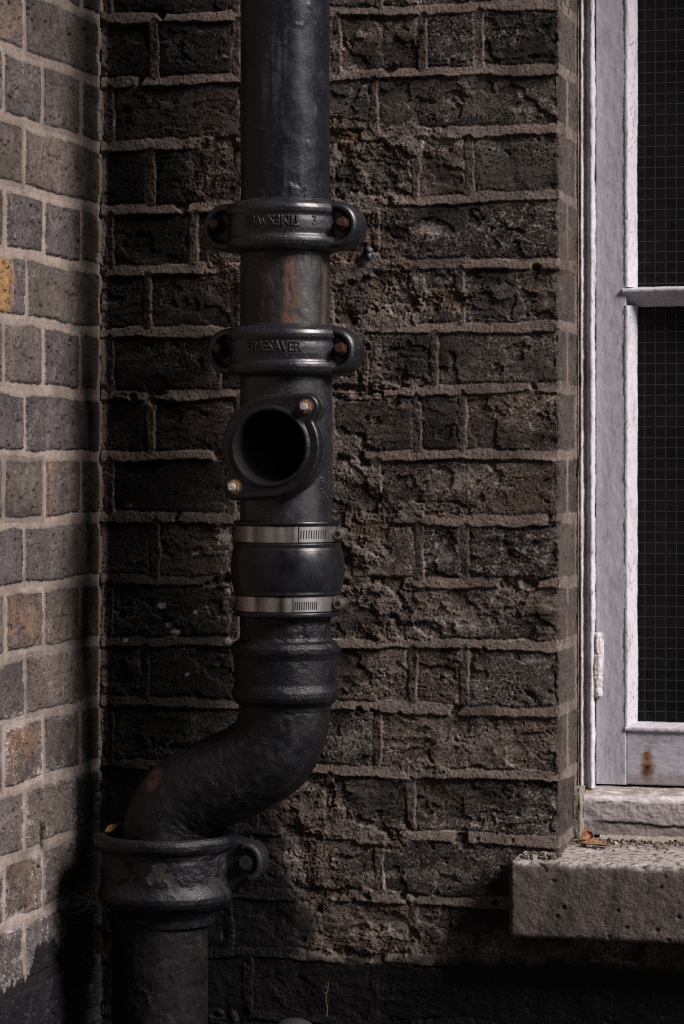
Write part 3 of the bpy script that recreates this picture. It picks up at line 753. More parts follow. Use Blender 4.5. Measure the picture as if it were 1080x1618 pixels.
# door plate: a ring with a deep dished middle
out = door_outline(DR, .0145, .0615); n = len(out); RI = 58.0*K
th = np.arange(n)/n*2*np.pi
def ring(rs, y): return np.stack([dcx+rs[:, 0], np.full(n, y), dcz+rs[:, 1]], -1)
O = np.array(out); Ci = np.stack([np.cos(th), np.sin(th)], -1)
oy = np.hypot(O[:, 0], O[:, 1])[:, None]
def inset(d): return O*(1-d/oy)
rows = [ring(O, DY+.003), ring(O, DY-.004), ring(inset(.0008), DY-.0062), ring(inset(.0022), DY-.0075), ring(inset(.0045), DY-.0080)]
for q in np.linspace(.1, .8, 8): rows.append(ring(inset(.0045)*(1-q)+Ci*(RI+.003)*q, DY-.0078))
rows += [ring(Ci*(RI+.0028), DY-.0092), ring(Ci*(RI+.0012), DY-.0100), ring(Ci*(RI-.0008), DY-.0092), ring(Ci*(RI-.0024), DY-.004), ring(Ci*(RI-.0042), DY+.0085), ring(Ci*(RI-.0062), DY+.0112)]
for q in np.linspace(.85, 0.001, 8): rows.append(ring(Ci*(RI-.008)*q, DY+.0118))
kd = len(rows)-10
def wob_(V): return V+np.stack([0*V[:, 0], .0003*fbm(V[:, 0]*90, V[:, 2]*90, 3, 520)+.00025*pn(V[:, 0]*500, V[:, 2]*500, 523), 0*V[:, 0]], -1)
Vd = wob_(np.stack(rows[:kd+1], 1).reshape(-1, 3)); D.add(Vd, quads(n, kd+1, closed_u=True), np.tile(dk, (len(Vd), 1)))
door = part('access_door', D, M_ring, deg=24)
D = Acc(); Vd = wob_(np.stack(rows[kd:], 1).reshape(-1, 3)); D.add(Vd, quads(n, len(rows)-kd, closed_u=True), np.tile(dk, (len(Vd), 1)))
for body, ox in (('V00 000F', -.0065), ('6. .', .011)):
    bm = text_bm(body, .0115, .0007)
    bm.transform(Matrix.Translation((dcx+ox, DY+.0112, dcz-(.002 if ox < 0 else .014))) @ Matrix.Rotation(R_(90), 4, 'X') @ Matrix.Rotation(R_(-90), 4, 'Z'))
    D.add_bm(bm, dk*np.array([1.3, 1.3, 1.3, .9]))
part('recess', D, M_door, door)
for sg in (1, -1):
    B = Acc(); bx_, bz_ = dcx+sg*.0615*math.cos(R_(47)), dcz+sg*.0615*math.sin(R_(47))
    nutc = np.array([.17, .105, .065, .55]); st = np.array([.34, .33, .32, .4])
    cyl(B, (bx_, DY-.0078, bz_), (bx_, DY-.0088, bz_), .0088, nutc*np.array([.5, .5, .5, 1]), 20)
    cyl(B, (bx_, DY-.0086, bz_), (bx_, DY-.0145, bz_), .0074, nutc, hexa=True, bevel=.0007)
    cyl(B, (bx_, DY-.014, bz_), (bx_, DY-.0205, bz_), .0043, st, 16, bevel=.0008)
    part('nut', B, M_rust, door, 30)
# small cast plate on the flank of the access pipe
A = Acc(); az = R_(52); pcx = acc_c[0]; zc = float(at(524, 708, PY)[2])
X = Matrix.Translation((pcx, PY, zc)) @ Matrix.Rotation(az, 4, 'Z')
hw, hh = .0088, 29*K
pl = np.array([.014, .014, .017, .48])
prism(A, rrect(hw, hh, .002, 4), -RA-.0025, -RA+.004, pl, .0006, 2, X)
for (x0, x1, z0, z1) in ((-hw, hw, hh-.0045, hh), (-hw, hw, -hh, -hh+.004), (hw-.0012, hw, -hh+.004, hh-.0045), (-hw, -hw+.0012, -hh+.004, hh-.0045)):
    prism(A, [(x0, z0), (x1, z0), (x1, z1), (x0, z1)], -RA-.0052, -RA-.0024, pl*np.array([1.15, 1.15, 1.15, 1]), .0006, 2, X)
for i in range(8):
    zz = .012-i*.0036
    bm = bmesh.new(); bmesh.ops.create_icosphere(bm, subdivisions=2, radius=.0013); bm.transform(X @ Matrix.Translation((-.0048, -RA-.0028, zz))); A.add_bm(bm, pl*np.array([1.6, 1.6, 1.6, .8]))
for zz in (.010, .006, -.003, -.0065):
    prism(A, [(.000, zz), (.0035, zz), (.0035, zz+.0012), (.000, zz+.0012)], -RA-.0034, -RA-.0022, pl*1.4, 0, 1, X)
part('cast_plate', A, M_coup, acc_o, 35)
# rubber sleeve and its clamps
A = Acc(); fx = PX+.0030; fc = (fx, PY)
z1, z2, z3, z4 = pz(822), pz(862), pz(934), pz(972)
RB = 83.5*K
prof = [(RA-.002, z1-.001), (RB-.0005, z1), (RB+.001, z1-.0015), (RB+.001, z1-.0045), (RB-.002, z1-.006), (RB-.002, z2+.005), (RB+.0006, z2+.0035), (RB+.0006, z2+.0005), (RB, z2-.001)]
for q in np.linspace(.05, .95, 12): prof.append((RB+.0005+.0042*math.sin(q*math.pi)**.8, mix(z2-.001, z3+.001, q)))
prof += [(RB+.0003, z3+.001), (RB+.001, z3-.0005), (RB+.001, z3-.003), (RB-.002, z3-.0045), (RB-.002, z4+.006), (RB+.0012, z4+.005), (RB+.0014, z4+.001), (RB, z4), (RP+.001, z4-.0008)]
lathe(A, prof, fc, 180, .0012, skin(.00022, 30), paint((.0055, .0057, .0080), .34, 0, .18, 30))
part('rubber_sleeve', A, M_rubber)
for i, (za, zb) in enumerate(((z1-.0055, z2+.0045), (z3-.004, z4+.0058))):
    B = Acc(); zm = (za+zb)/2; hh = abs(za-zb)/2; rb = RB-.0006
    stc = lambda T, Z, r: np.concatenate([np.array([.32, .295, .275])*np.clip(.85+.75*sm(-.25, .25, fbm(T*2.6, Z*0+i*5, 2, 540))-.55*sm(.0, .3, fbm(T*4.2, Z*0+3+i*5, 3, 541))+.15*fbm(T*40, Z*300, 3, 542), .15, 1.7)[..., None], np.full(T.shape+(1,), .40)], -1)  # uneven tone round the band paints in reflections on the steel
    lathe(B, [(rb-.0015, zm-hh), (rb, zm-hh+.0006), (rb+.0002, zm), (rb, zm+hh-.0006), (rb-.0015, zm+hh)], fc, 180, .0016, lambda T, Z, r: .0003*fbm(T*5, Z*0+i, 3, 545), stc)
    # strap overlap with its worm slots
    a0, a1 = (R_(28), R_(62)) if i == 0 else (R_(22), R_(50))
    stp = Acc(); dark = np.array([.03, .028, .027, .6]); lt = np.array([.42, .40, .39, .38])
    T = np.linspace(a0, a1+R_(16), 24)
    V = []
    for t in T:
        for rr, z in ((rb+.0001, zm-hh+.0006), (rb+.0012, zm-hh+.0008), (rb+.0012, zm+hh-.0008), (rb+.0001, zm+hh-.0006)): V.append((fx+rr*math.sin(t), PY-rr*math.cos(t), z))
    B.add(V, quads(24, 4), lt); 
    for k_ in range(11):
        t = a0+(a1-a0)*(k_+.7)/11.5
        M4 = Matrix.Translation((fx, PY, zm-.001*i)) @ Matrix.Rotation(t, 4, 'Z')
        prism(B, [(-.0006, -hh*.5), (.0004, -hh*.5), (.0009, hh*.5), (-.0001, hh*.5)], -rb-.00155, -rb-.0008, dark, 0, 1, M4)
    cl = part('hose_clamp', B, M_steel, deg=30)
    H = Acc()
    sx_, sy_ = fx+RB+.0036, PY-.012
    prism(H, [(fx+RB-.001, zm-hh*.8), (fx+RB+.0065, zm-hh*.6), (fx+RB+.0085, zm), (fx+RB+.0065, zm+hh*.6), (fx+RB-.001, zm+hh*.8)], PY-.008, PY+.014, lt*np.array([.8, .8, .8, 1]), .001, 2)
    cyl(H, (sx_, PY-.006, zm), (sx_, PY-.019, zm), .0055, lt*np.array([1.2, 1.12, 1, 1]), 18, bevel=.0008)
    cyl(H, (sx_, PY-.0188, zm), (sx_, PY-.0196, zm), .0034, np.array([.05, .045, .04, .6]), 6)
    part('clamp_screw', H, M_steel, cl, 30)
# iron spigot and beaded socket
A = Acc(); sc = (PX+.0005, PY)
zz = lambda p: pz(p)
prof = [(72*K, zz(960)), (72*K, zz(1006)), (75*K, zz(1011)), (82*K, zz(1014)), (86*K, zz(1021)), (86*K, zz(1029)), (83*K, zz(1036)), (81*K, zz(1040)), (81*K, zz(1079)), (83*K, zz(1085)), (84.5*K, zz(1090)), (84.5*K, zz(1098)), (82*K, zz(1105)), (77*K, zz(1110)), (73*K, zz(1114)), (72*K, zz(1120))]
def sock_skin(T, Z, r):
    lum = sm(zz(1045), zz(1030), Z)
    return chips(.0011, 60, .2)(T, Z, r)*mix(.45, 1.0, lum)+lum*.0009*fbm(T*r*60, Z*60, 4, 562)
lathe(A, prof, sc, 220, .0011, sock_skin, lambda T, Z, r: paint((.0050, .0053, .0072), .40, 0, .18, 60)(T, Z, r))
part('socket', A, M_ironrough)
# swan-neck bend
pts = [(449, 1100), (449, 1130), (443, 1160), (426, 1189), (396, 1211), (342, 1236), (303, 1256), (277, 1281), (265, 1310), (262, 1350)]
W = np.array([at(a, b, PY) for a, b in pts]); 
L = np.concatenate([[0], np.cumsum(np.hypot(*np.diff(W[:, [0, 2]], axis=0).T))])
def crom(L, Y, t):
    out = np.zeros_like(t); m = np.gradient(Y, L)
    i = np.clip(np.searchsorted(L, t)-1, 0, len(L)-2); h = L[i+1]-L[i]; s = (t-L[i])/h
    return (2*s**3-3*s**2+1)*Y[i]+(s**3-2*s**2+s)*h*m[i]+(-2*s**3+3*s**2)*Y[i+1]+(s**3-s**2)*h*m[i+1]
t = np.linspace(0, L[-1], 190); bxx = crom(L, W[:, 0], t); bzz = crom(L, W[:, 2], t)
for _ in range(40):
    bxx[1:-1] = (bxx[:-2]+2*bxx[1:-1]+bxx[2:])/4; bzz[1:-1] = (bzz[:-2]+2*bzz[1:-1]+bzz[2:])/4
tx = np.gradient(bxx); tz = np.gradient(bzz); ln = np.hypot(tx, tz); tx /= ln; tz /= ln
ns = 200; th = np.arange(ns)/ns*2*np.pi
T, I = np.meshgrid(th, np.arange(190), indexing='ij'); s = T*RP; zt = t[I]
rr = RP*1.02+skin(.0007, 70)(T, zt, np.full(T.shape, RP))+.0015*fbm(s*38, zt*38, 4, 575)+.0006*fbm(s*120, zt*120, 3, 577)
nxp, nzp = -tz[I], tx[I]
Xb = bxx[I]+rr*np.sin(T)*nxp; Zb = bzz[I]+rr*np.sin(T)*nzp; Yb = PY+rr*np.cos(T)
cb = paint((.0048, .0049, .0064), .46, 0, .16, 70)(T, zt, np.full(T.shape, RP))
rp = at(237, 1228, PY-.03); dd = np.hypot(Xb-rp[0], Zb-rp[2])*(1+0*T)
mk = sm(.020, .010, dd+.008*fbm(s*60, zt*60, 4, 578)); cb[..., :3] = mixc(cb[..., :3], (.085, .034, .021), mk*.5)
A = Acc(); A.add(np.stack([Xb, Yb, Zb], -1), quads(ns, 190, closed_u=True, flip=False), cb)
part('swan_neck_bend', A, M_ironrough)
# lower socket with fixing ears, and the pipe down to the ground
lx = float(at(262, 1330, PY)[0]); lc = (lx, PY); K2 = float(mm_px(lx, PY))
prof = [(84*K2, zz(1330)), (100*K2, zz(1322)), (108*K2, zz(1321)), (112.5*K2, zz(1325)), (114*K2, zz(1331)), (113*K2, zz(1338)), (109*K2, zz(1344)), (104*K2, zz(1348)), (101*K2, zz(1356)), (101*K2, zz(1396)), (103*K2, zz(1403)), (106*K2, zz(1409)), (108*K2, zz(1415)), (107*K2, zz(1423)), (103*K2, zz(1430)), (95*K2, zz(1437)), (86*K2, zz(1443)), (79*K2, zz(1452)), (76*K2, zz(1465))]
def low_skin(T, Z, r):
    mid = sm(zz(1400), zz(1390), Z)*sm(zz(1340), zz(1350), Z)
    return chips(.0016, 80, .05)(T, Z, r)*mix(.40, 1.0, mid)+.0010*fbm(T*r*25, Z*25, 3, 583)
def low_col(T, Z, r):
    c = paint((.0050, .0053, .0075), .42, 0, .18, 80)(T, Z, r)
    mid = sm(zz(1402), zz(1390), Z)*sm(zz(1340), zz(1350), Z); bare = sm(.05, .12, fbm(T*r*40, Z*40, 5, 80+450))
    c[..., :3] = mixc(c[..., :3], (.018, .0135, .011), mid*bare*.7); c[..., 3] += .35*mid*bare
    return c
A = Acc(); lathe(A, prof, lc, 240, .0011, low_skin, low_col)
low = part('lower_socket', A, M_ironrough)
for sg in (1,):
    E_ = Acc(); kc = np.array([.006, .006, .0068, .5])
    ex, ez = (at(393, 1361, PY+.012)[[0, 2]] if sg > 0 else (lx-.092, zz(1400)))
    pts = []
    a_ = [(lx+sg*.045, ez+.034), (lx+sg*.070, ez+.031), (ex-sg*.006, ez+.0240)]
    for i in range(13):
        an = R_(90-180*i/12); a_.append((ex+sg*.0190*math.cos(an), ez+.0225*math.sin(an)))
    a_ += [(ex-sg*.010, ez-.026), (lx+sg*.075, ez-.040), (lx+sg*.045, ez-.052)]
    if sg < 0: a_ = a_[::-1]
    prism(E_, a_[::-1], PY+.002, PY+.032, kc, .004, 3)
    if sg > 0:
        cyl(E_, (ex, PY+.003, ez), (ex, PY-.006, ez), .0085, kc*np.array([1.5, 1.4, 1.3, 1.1]), 16, bevel=.002)
        ptsr = [(ex+.0155*math.cos(R_(q)), PY+.001, ez+.019*math.sin(R_(q))) for q in range(-75, 111, 12)]
        tube(E_, ptsr, [.0048]*len(ptsr), kc*np.array([1.5, 1.5, 1.55, 1]), 10)
    part('fixing_ear', E_, M_ironrough, low, 50)
A = Acc(); lpx = float(at(252, 1540, PY)[0])
def lowp_col(T, Z, r):
    c = paint((.0042, .0040, .0045), .55, 0, .08, 90)(T, Z, r)
    c[..., :3] = mixc(c[..., :3], (.020, .016, .014), sm(.1, .6, fbm(T*r*30, Z*14, 4, 592))*.4); return c
lathe(A, [(76*K2, 0.0), (76*K2, zz(1445))], (lpx, PY), 200, .0022, lambda T, Z, r: chips(.0009, 90, .15)(T, Z, r), lowp_col)
part('lower_pipe', A, M_lower)

# ------------------------------------------------------------------ window
XW0 = XA+.002; XW1 = 1.458
def wx(px, Y): return float(at(px, 700, Y)[0])
def wz(py, Y, px=1000): return float(at(px, py, Y)[2])
GREY = np.array([.44, .43, .485, .45]); WHITE = np.array([.51, .505, .55, .45])
def strip(acc, prof, a0, a1, along, col, noise=.0004, seed=0, step=.003, colfn=None, closed=True):
    """sweeps a closed outline along z (outline in x,y) or x (outline in y,z), with hand-painted unevenness"""
    P = np.array(prof, float); P2 = np.vstack([P, P[:1]]) if closed else P
    pts = []
    for i in range(len(P2)-1):
        k = max(1, int(np.hypot(*(P2[i+1]-P2[i]))/.0013))
        for q in range(k): pts.append(P2[i]+(P2[i+1]-P2[i])*q/k)
    if not closed: pts.append(P2[-1])
    pts = np.array(pts); n = len(pts); cen = P.mean(0)
    # soften corners
    for _ in range(1):
        if closed: pts = (np.roll(pts, 1, 0)+4*pts+np.roll(pts, -1, 0))/6
    m = max(2, int((a1-a0)/step)); a = np.linspace(a0, a1, m)
    tng = np.roll(pts, -1, 0)-np.roll(pts, 1, 0) if closed else np.gradient(pts, axis=0)
    nr = np.stack([tng[:, 1], -tng[:, 0]], -1); nr /= np.linalg.norm(nr, axis=1)[:, None]+1e-9
    sl = np.concatenate([[0], np.cumsum(np.hypot(*np.diff(pts, axis=0).T))])
    Sg, Ag = np.meshgrid(sl, a, indexing='ij')
    h = noise*(.8*fbm(Sg*30, Ag*9, 3, seed+600)+.6*fbm(Sg*120, Ag*60, 4, seed+604)+.3*pn(Sg*400, Ag*300, seed+607))
    p = pts[:, None, :]+nr[:, None, :]*h[..., None]
    V = np.stack([p[..., 0], p[..., 1], Ag], -1) if along == 'z' else np.stack([Ag, p[..., 0], p[..., 1]], -1)
    C = np.tile(np.asarray(col, np.float32), V.shape[:2]+(1,))
    if colfn is not None: C = colfn(V, C, h/noise)
    acc.add(V, quads(n, m, closed_u=closed), C)
    if closed:
        for e in (0, -1):
            bm = bmesh.new(); vs = [bm.verts.new(V[i, e]) for i in range(n)]; bm.faces.new(vs); acc.add_bm(bm, C[0, 0])
def aged(dirt=.35, crack=.5, seed=0, dcol=(.16, .13, .11), axis_=2):
    def f(V, C, h):
        x = V[..., 0]+V[..., 1]*1.3; z = V[..., 2]
        if axis_ == 0: x, z = z+V[..., 1]*1.3, V[..., 0]
        d = sm(.0, .7, fbm(x*60, z*20, 4, seed+620)+.35*fbm(x*220, z*160, 3, seed+625))
        C = C.copy(); C[..., :3] = mixc(C[..., :3], dcol, d*dirt)
        k = sm(.965, .99, ridge(x*35, z*60+.6*fbm(x*40, z*40, 2, seed), 1, seed+630))*sm(.1, .4, fbm(x*12, z*12, 2, seed+633)+.2)
        C[..., :3] = mixc(C[..., :3], (.06, .05, .045), k*crack)
        return C
    return f
win = empty('window', (XW0, WY, CZ-.5), 'old white and grey painted timber window with dark wired-glass panes set into the wall', 'window')
WB = (XW0, WY, CZ-.5)
def wpart(name, acc, mat, parent=win, label=None, deg=None, smooth=True):
    o = link(name, acc.mesh(name, smooth), mat, parent, WB)
    if label: o['label'] = label
    if deg: shade_by_angle(o, deg)
    return o
ZB = wz(1240, WY); ZTOP = 2.10
YO = WY-.012
x_s, x_o, x_g = wx(915, YO), wx(926, YO), wx(938, YO)
# fixed outer frame: left jamb (seen), head and right jamb
A = Acc()
strip(A, [(x_s-.001, YO+.002), (x_s+.003, YO-.004), (x_o-.0035, YO-.001), (x_o-.001, YO+.004), (x_o+.0015, YO+.0015), (x_o+.004, YO-.0035), (x_g-.002, YO-.0045), (x_g, YO-.002), (x_g, YO+.06), (x_s-.001, YO+.06)], ZB-.004, ZTOP, 'z', WHITE, .0018, 1, .0025,
      aged(.75, .9, 1, (.23, .195, .17)))
strip(A, [(XW1-.045, YO), (XW1, YO), (XW1, YO+.06), (XW1-.045, YO+.06)], ZB-.004, ZTOP, 'z', WHITE, .0004, 2, .01)
strip(A, [(YO+.06, ZTOP-.04), (YO, ZTOP-.04), (YO, ZTOP), (YO+.06, ZTOP)], x_g+.001, XW1-.046, 'x', WHITE, .0004, 3, .01)
wpart('window_frame', A, M_paint)
# sealant between brick and frame
A = Acc()
def seal_col(V, C, h):
    C = C.copy(); n = fbm(V[..., 0]*200, V[..., 2]*25, 4, 640); C[..., :3] = mixc(C[..., :3], (.055, .040, .026), sm(-.1, .5, n)); return C
strip(A, [(XA-.001, YO+.012), (XA+.001, YO-.010), (x_s-.003, YO-.006), (x_s+.0005, YO+.004), (x_s+.0005, YO+.012)], ZB+.0, ZTOP, 'z', (.17, .135, .10, .8), .0016, 5, .0025, seal_col)
wpart('sealant', A, M_paint, label='brown crumbling sealant between brick and frame')
# sash: stile, bottom rail, right stile, top rail, glazing bar
YS = WY-.004
xs0, xs1, xb1 = wx(941, YS), wx(989, YS), wx(1003, YS)
YG = YS+.020
zr0, zr1 = wz(1240, YS), wz(1153, YS)
rust_p = at(1022, 1208, YS)
def rail_col(V, C, h):
    C = aged(.45, .5, 9, (.17, .15, .145), 0)(V, C, h)
    x, z = V[..., 0]-rust_p[0], V[..., 2]-rust_p[2]
    n = .0035*fbm(V[..., 0]*150, V[..., 2]*150, 3, 650)
    d = np.minimum(np.hypot(x, (z-.012)*.8)-.0040, np.hypot(x, (z+.006)*.62)-.0078); d = np.minimum(d, np.hypot(x*1.1, np.clip(np.abs(z+.012)-.020, 0, 1))-.0036)
    C[..., :3] = mixc(C[..., :3], (.20, .082, .020), sm(.0045, -.003, d+n)*.95); C[..., :3] = mixc(C[..., :3], (.040, .018, .009), sm(-.0020, -.0055, d+n))
    lo = sm(zr0+.022, zr0+.004, V[..., 2]+.006*fbm(V[..., 0]*70, V[..., 2]*30, 3, 655)); C[..., :3] = mixc(C[..., :3], (.26, .22, .20), lo*.75)
    return C
A = Acc()
strip(A, [(xs0, YS), (xs1, YS), (xs1, YS+.045), (xs0, YS+.045)], zr0, ZTOP-.045, 'z', GREY, .0006, 7, .0025, aged(.35, .45, 7, (.17, .155, .155)))
wpart('stile', A, M_paint); A = Acc()
strip(A, [(XW1-.10, YS), (XW1-.05, YS), (XW1-.05, YS+.045), (XW1-.10, YS+.045)], zr0, ZTOP-.045, 'z', GREY, .0004, 8, .01)
wpart('stile', A, M_paint)
A = Acc()
strip(A, [(YS+.045, zr0), (YS+.0006, zr0), (YS+.0006, zr1), (YS+.045, zr1)], xs1+.0012, XW1-.101, 'x', GREY, .0006, 9, .0022, rail_col)
wpart('bottom_rail', A, M_rail, label='grey bottom rail with a brown rust stain')
A = Acc(); strip(A, [(YS+.045, ZTOP-.10), (YS+.0006, ZTOP-.10), (YS+.0006, ZTOP-.046), (YS+.045, ZTOP-.046)], xs1+.0012, XW1-.101, 'x', GREY, .0004, 10, .01)
wpart('top_rail', A, M_rail)
zb_top, zb_w, zb_bot = wz(452, YS), wz(462, YS), wz(485, YS)
A = Acc()
def bar_col(V, C, h):
    C = aged(.6, .8, 12, (.2, .18, .17), axis_=0)(V, C, h); lo = sm(zb_w+.001, zb_w-.003, V[..., 2]+.002*fbm(V[..., 0]*90, V[..., 2]*30, 3, 660))
    return C
strip(A, [(YG+.012, zb_bot), (YG-.001, zb_bot+.001), (YS+.003, zb_w-.004), (YS-.0035, zb_w), (YS-.0035, zb_w+.0045), (YG-.002, zb_top), (YG+.012, zb_top)], xs1-.004, XW1-.099, 'x', WHITE, .0010, 12, .002, bar_col)
wpart('glazing_bar', A, M_rail)
# putty beads round the panes
A = Acc()
for i, (za, zb) in enumerate(((zr1, zb_bot+.002), (zb_top-.001, ZTOP-.10))):
    strip(A, [(xs1-.002, YS-.0008), (xs1+.002, YS-.0008), (xb1, YG-.004), (xb1, YG+.004), (xs1-.002, YG+.004)], za, zb, 'z', WHITE, .0012, 14+i, .002, aged(.5, .9, 14, (.25, .23, .225)))
    strip(A, [(XW1-.112, YG-.004), (XW1-.098, YS-.0008), (XW1-.098, YG+.004), (XW1-.112, YG+.004)], za, zb, 'z', WHITE, .0008, 18+i, .01)
zbead = wz(1142, YS)
strip(A, [(YG+.004, zr1-.002), (YS-.0018, zr1-.002), (YS-.0018, zr1+.003), (YG-.005, zbead), (YG+.004, zbead)], xs1-.001, XW1-.099, 'x', WHITE, .0012, 20, .002, aged(.6, .9, 20, (.2, .18, .17), axis_=0))
wpart('putty_bead', A, M_paint)
# panes of wired glass
mg = attr_mat('wired_glass', (14, .45), (90, .35), ((9, .0006, .3),), spec=.35, rough_var=.05)
M_wire = attr_mat('steel_wire', (60, .2), (500, .2), (), spec=.5, metal=.3)
PITCH = .0127
for (za, zb) in ((zr1+.002, zb_bot+.004), (zb_top-.002, ZTOP-.098)):
    A = Acc(); bbox(A, xs1+.001, XW1-.101, YG, YG+.006, za, zb, (.0085, .0086, .0092, .10), 0)
    p = wpart('pane', A, mg, smooth=False)
    B = Acc(); wc = (.040, .041, .045, .6); r = .00042
    def wire(x0, x1, z0, z1):
        B.add([(x, y, z) for x in (x0, x1) for y in (YG-.0002, YG+.0010) for z in (z0, z1)], [(0, 1, 3, 2), (4, 6, 7, 5), (0, 4, 5, 1), (2, 3, 7, 6), (0, 2, 6, 4), (1, 5, 7, 3)], wc)
    x = xb1+.0087-PITCH
    while x < XW1-.105: wire(x-r, x+r, za+.001, zb-.001); x += PITCH
    z = za+.006
    while z < zb-.002: wire(xs1+.002, XW1-.102, z-r, z+r); z += PITCH
    wpart('wire_mesh', B, M_wire, p, smooth=False)
# painted hinge
A = Acc(); hx = wx(943, YS-.006); hz0, hz1 = wz(1104, YS-.006), wz(1000, YS-.006)
pr = []
for i in range(40):
    q = i/39; z = mix(hz0, hz1, q); rr_ = .0062*(1+.10*fbm(np.array([q*9.]), np.array([.3]), 3, 670)[0])
    if i in (13, 26): rr_ *= .86
    if i == 0 or i == 39: rr_ *= .55
    pr.append((rr_, z))
lathe(A, pr, (hx, YS-.004), 28, .001, lambda T, Z, r: .0016*fbm(T*2, Z*130, 4, 672), lambda T, Z, r: np.concatenate([np.array([.46, .44, .455])*np.clip(1+.7*fbm(T*3, Z*120, 4, 674), .3, 1.3)[..., None], np.full(T.shape+(1,), .5)], -1))
bbox(A, hx+.003, hx+.0075, YS-.0015, YS+.001, hz0+.006, hz1-.008, (.33, .315, .33, .45), .0008)
wpart('hinge', A, M_paint)
# timber sub-sill with its cracks
A = Acc()
ts_z1, ts_z0 = wz(1262, WY-.03), wz(1322, WY-.03); ts_x0 = wx(922, WY-.03); ts_back = wz(1243, WY-.004)
def sub_col(V, C, h):
    C = aged(.45, .5, 30, (.20, .17, .15), 0)(V, C, h)
    x, z, y = V[..., 0], V[..., 2], V[..., 1]
    wv = .0035*fbm(x*28, x*0+.5, 4, 680)+.0015*fbm(x*140, x*0, 2, 682)
    ck = ts_z0+.017-(x-ts_x0)*.03
    C[..., :3] = mixc(C[..., :3], (.24, .21, .19), sm(.001, -.002, z-ck-wv)*.7)
    C[..., :3] = mixc(C[..., :3], (.55, .52, .52), sm(.15, .4, fbm(x*40, z*120, 4, 685)+.2)*sm(ts_z1-.008, ts_z1-.003, z)*.8)
    tp = sm(WY-.026, WY-.020, y); C[..., :3] = mixc(C[..., :3], (.21, .18, .155), tp*sm(-.4, .3, fbm(x*50, y*200, 4, 687)+.1)*.9)
    C[..., :3] = mixc(C[..., :3], (.010, .009, .008), sm(.0026, .0012, np.abs(z-ck-wv))*sm(ts_x0+.008, ts_x0+.03, x))
    ck2 = sm(.0009, .0003, np.abs(z-ts_z1+.0045-.003*fbm(x*30, x*0+3, 3, 689)))*sm(.1, .2, fbm(x*18, x*0+1.5, 2, 690))
    C[..., :3] = mixc(C[..., :3], (.03, .026, .022), ck2)
    return C
strip(A, [(WY+.06, ts_z0), (WY-.030, ts_z0), (WY-.0305, ts_z0+.012), (WY-.032, ts_z1-.004), (WY-.030, ts_z1), (WY-.006, ts_back-.0005), (WY+.06, ts_back)], ts_x0, XW1, 'x', np.array([.40, .365, .37, .6]), .0014, 30, .0014, sub_col)
wpart('timber_sill', A, M_rail, label='weathered grey-white timber sill with long black cracks')
# mortar fillet at the end of the timber sill and under it
A = Acc()
strip(A, [(XA-.002, WY-.040), (XA+.007, WY-.041), (ts_x0+.0005, WY-.030), (ts_x0+.0005, WY+.02), (XA-.002, WY+.02)], wz(1338, WY-.03), wz(1246, WY-.03), 'z', (.20, .172, .15, .85), .003, 33, .0016, aged(.5, .6, 33, (.12, .10, .08)))
strip(A, [(WY-.028, ts_z0-.010), (WY-.044, ts_z0-.012), (WY-.040, ts_z0-.004), (WY-.031, ts_z0+.001), (WY-.026, ts_z0+.001)], ts_x0+.02, XW1, 'x', (.27, .235, .205, .85), .0025, 34, .0016, aged(.6, .6, 34, (.12, .10, .08), 0))
wpart('mortar_fillet', A, M_stone)

# ------------------------------------------------------------------ stone window ledge
SX0 = float(at(803, 1420, -.045)[0])
sill_back = wz(1326, WY-.03)
def stone_col(V, C, h):
    x, y, z = V[..., 0], V[..., 1], V[..., 2]
    C = C.copy(); n = fbm(x*26, z*26+y*20, 4, 700); n2 = fbm(x*120, z*120+y*90, 4, 704)
    C[..., :3] *= (1+.22*n+.22*n2)[..., None]
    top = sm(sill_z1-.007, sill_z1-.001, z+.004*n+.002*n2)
    C[..., :3] = mixc(C[..., :3], (.31, .275, .26), top*sm(-.3, .3, n2+.2))  # top face painted paler for the light falling on it
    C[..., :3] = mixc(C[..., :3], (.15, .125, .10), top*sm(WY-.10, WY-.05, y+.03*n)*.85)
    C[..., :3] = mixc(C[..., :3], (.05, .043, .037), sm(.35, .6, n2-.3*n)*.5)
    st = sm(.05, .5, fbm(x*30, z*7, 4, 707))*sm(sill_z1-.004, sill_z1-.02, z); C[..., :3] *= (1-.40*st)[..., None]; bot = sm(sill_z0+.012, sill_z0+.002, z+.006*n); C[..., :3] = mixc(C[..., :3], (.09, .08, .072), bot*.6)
    cd, cv = cell(x*90, z*90+y*60, 40); C[..., :3] = mixc(C[..., :3], (.02, .018, .016), sm(.22, .10, cd)*(cv > .93)*.7)
    return C
YFR = -.045
A = Acc()
prof = [(WY+.02, sill_z0), (YFR+.005, sill_z0), (YFR+.0012, sill_z0+.0018), (YFR, sill_z0+.006), (YFR, sill_z1-.006), (YFR+.002, sill_z1-.0018), (YFR+.007, sill_z1), (-.005, sill_z1+.0012), (WY-.025, sill_back), (WY+.02, sill_back+.001)]
P = np.array(prof); seg = np.hypot(*np.diff(P, axis=0).T); LL = np.concatenate([[0], np.cumsum(seg)])
tt = np.arange(0, LL[-1], .0014); pts = np.stack([np.interp(tt, LL, P[:, 0]), np.interp(tt, LL, P[:, 1])], -1)
for _ in range(3): pts[1:-1] = (pts[:-2]+2*pts[1:-1]+pts[2:])/4
xa = axis(SX0, SX0, .90, XW1+.06, .0014, .006)
tg = np.gradient(pts, axis=0); nr = np.stack([-tg[:, 1], tg[:, 0]], -1); nr /= np.linalg.norm(nr, axis=1)[:, None]
Sg, Xg = np.meshgrid(tt, xa, indexing='ij')
cdd, cvv = cell(Xg*90, Sg*90, 41)
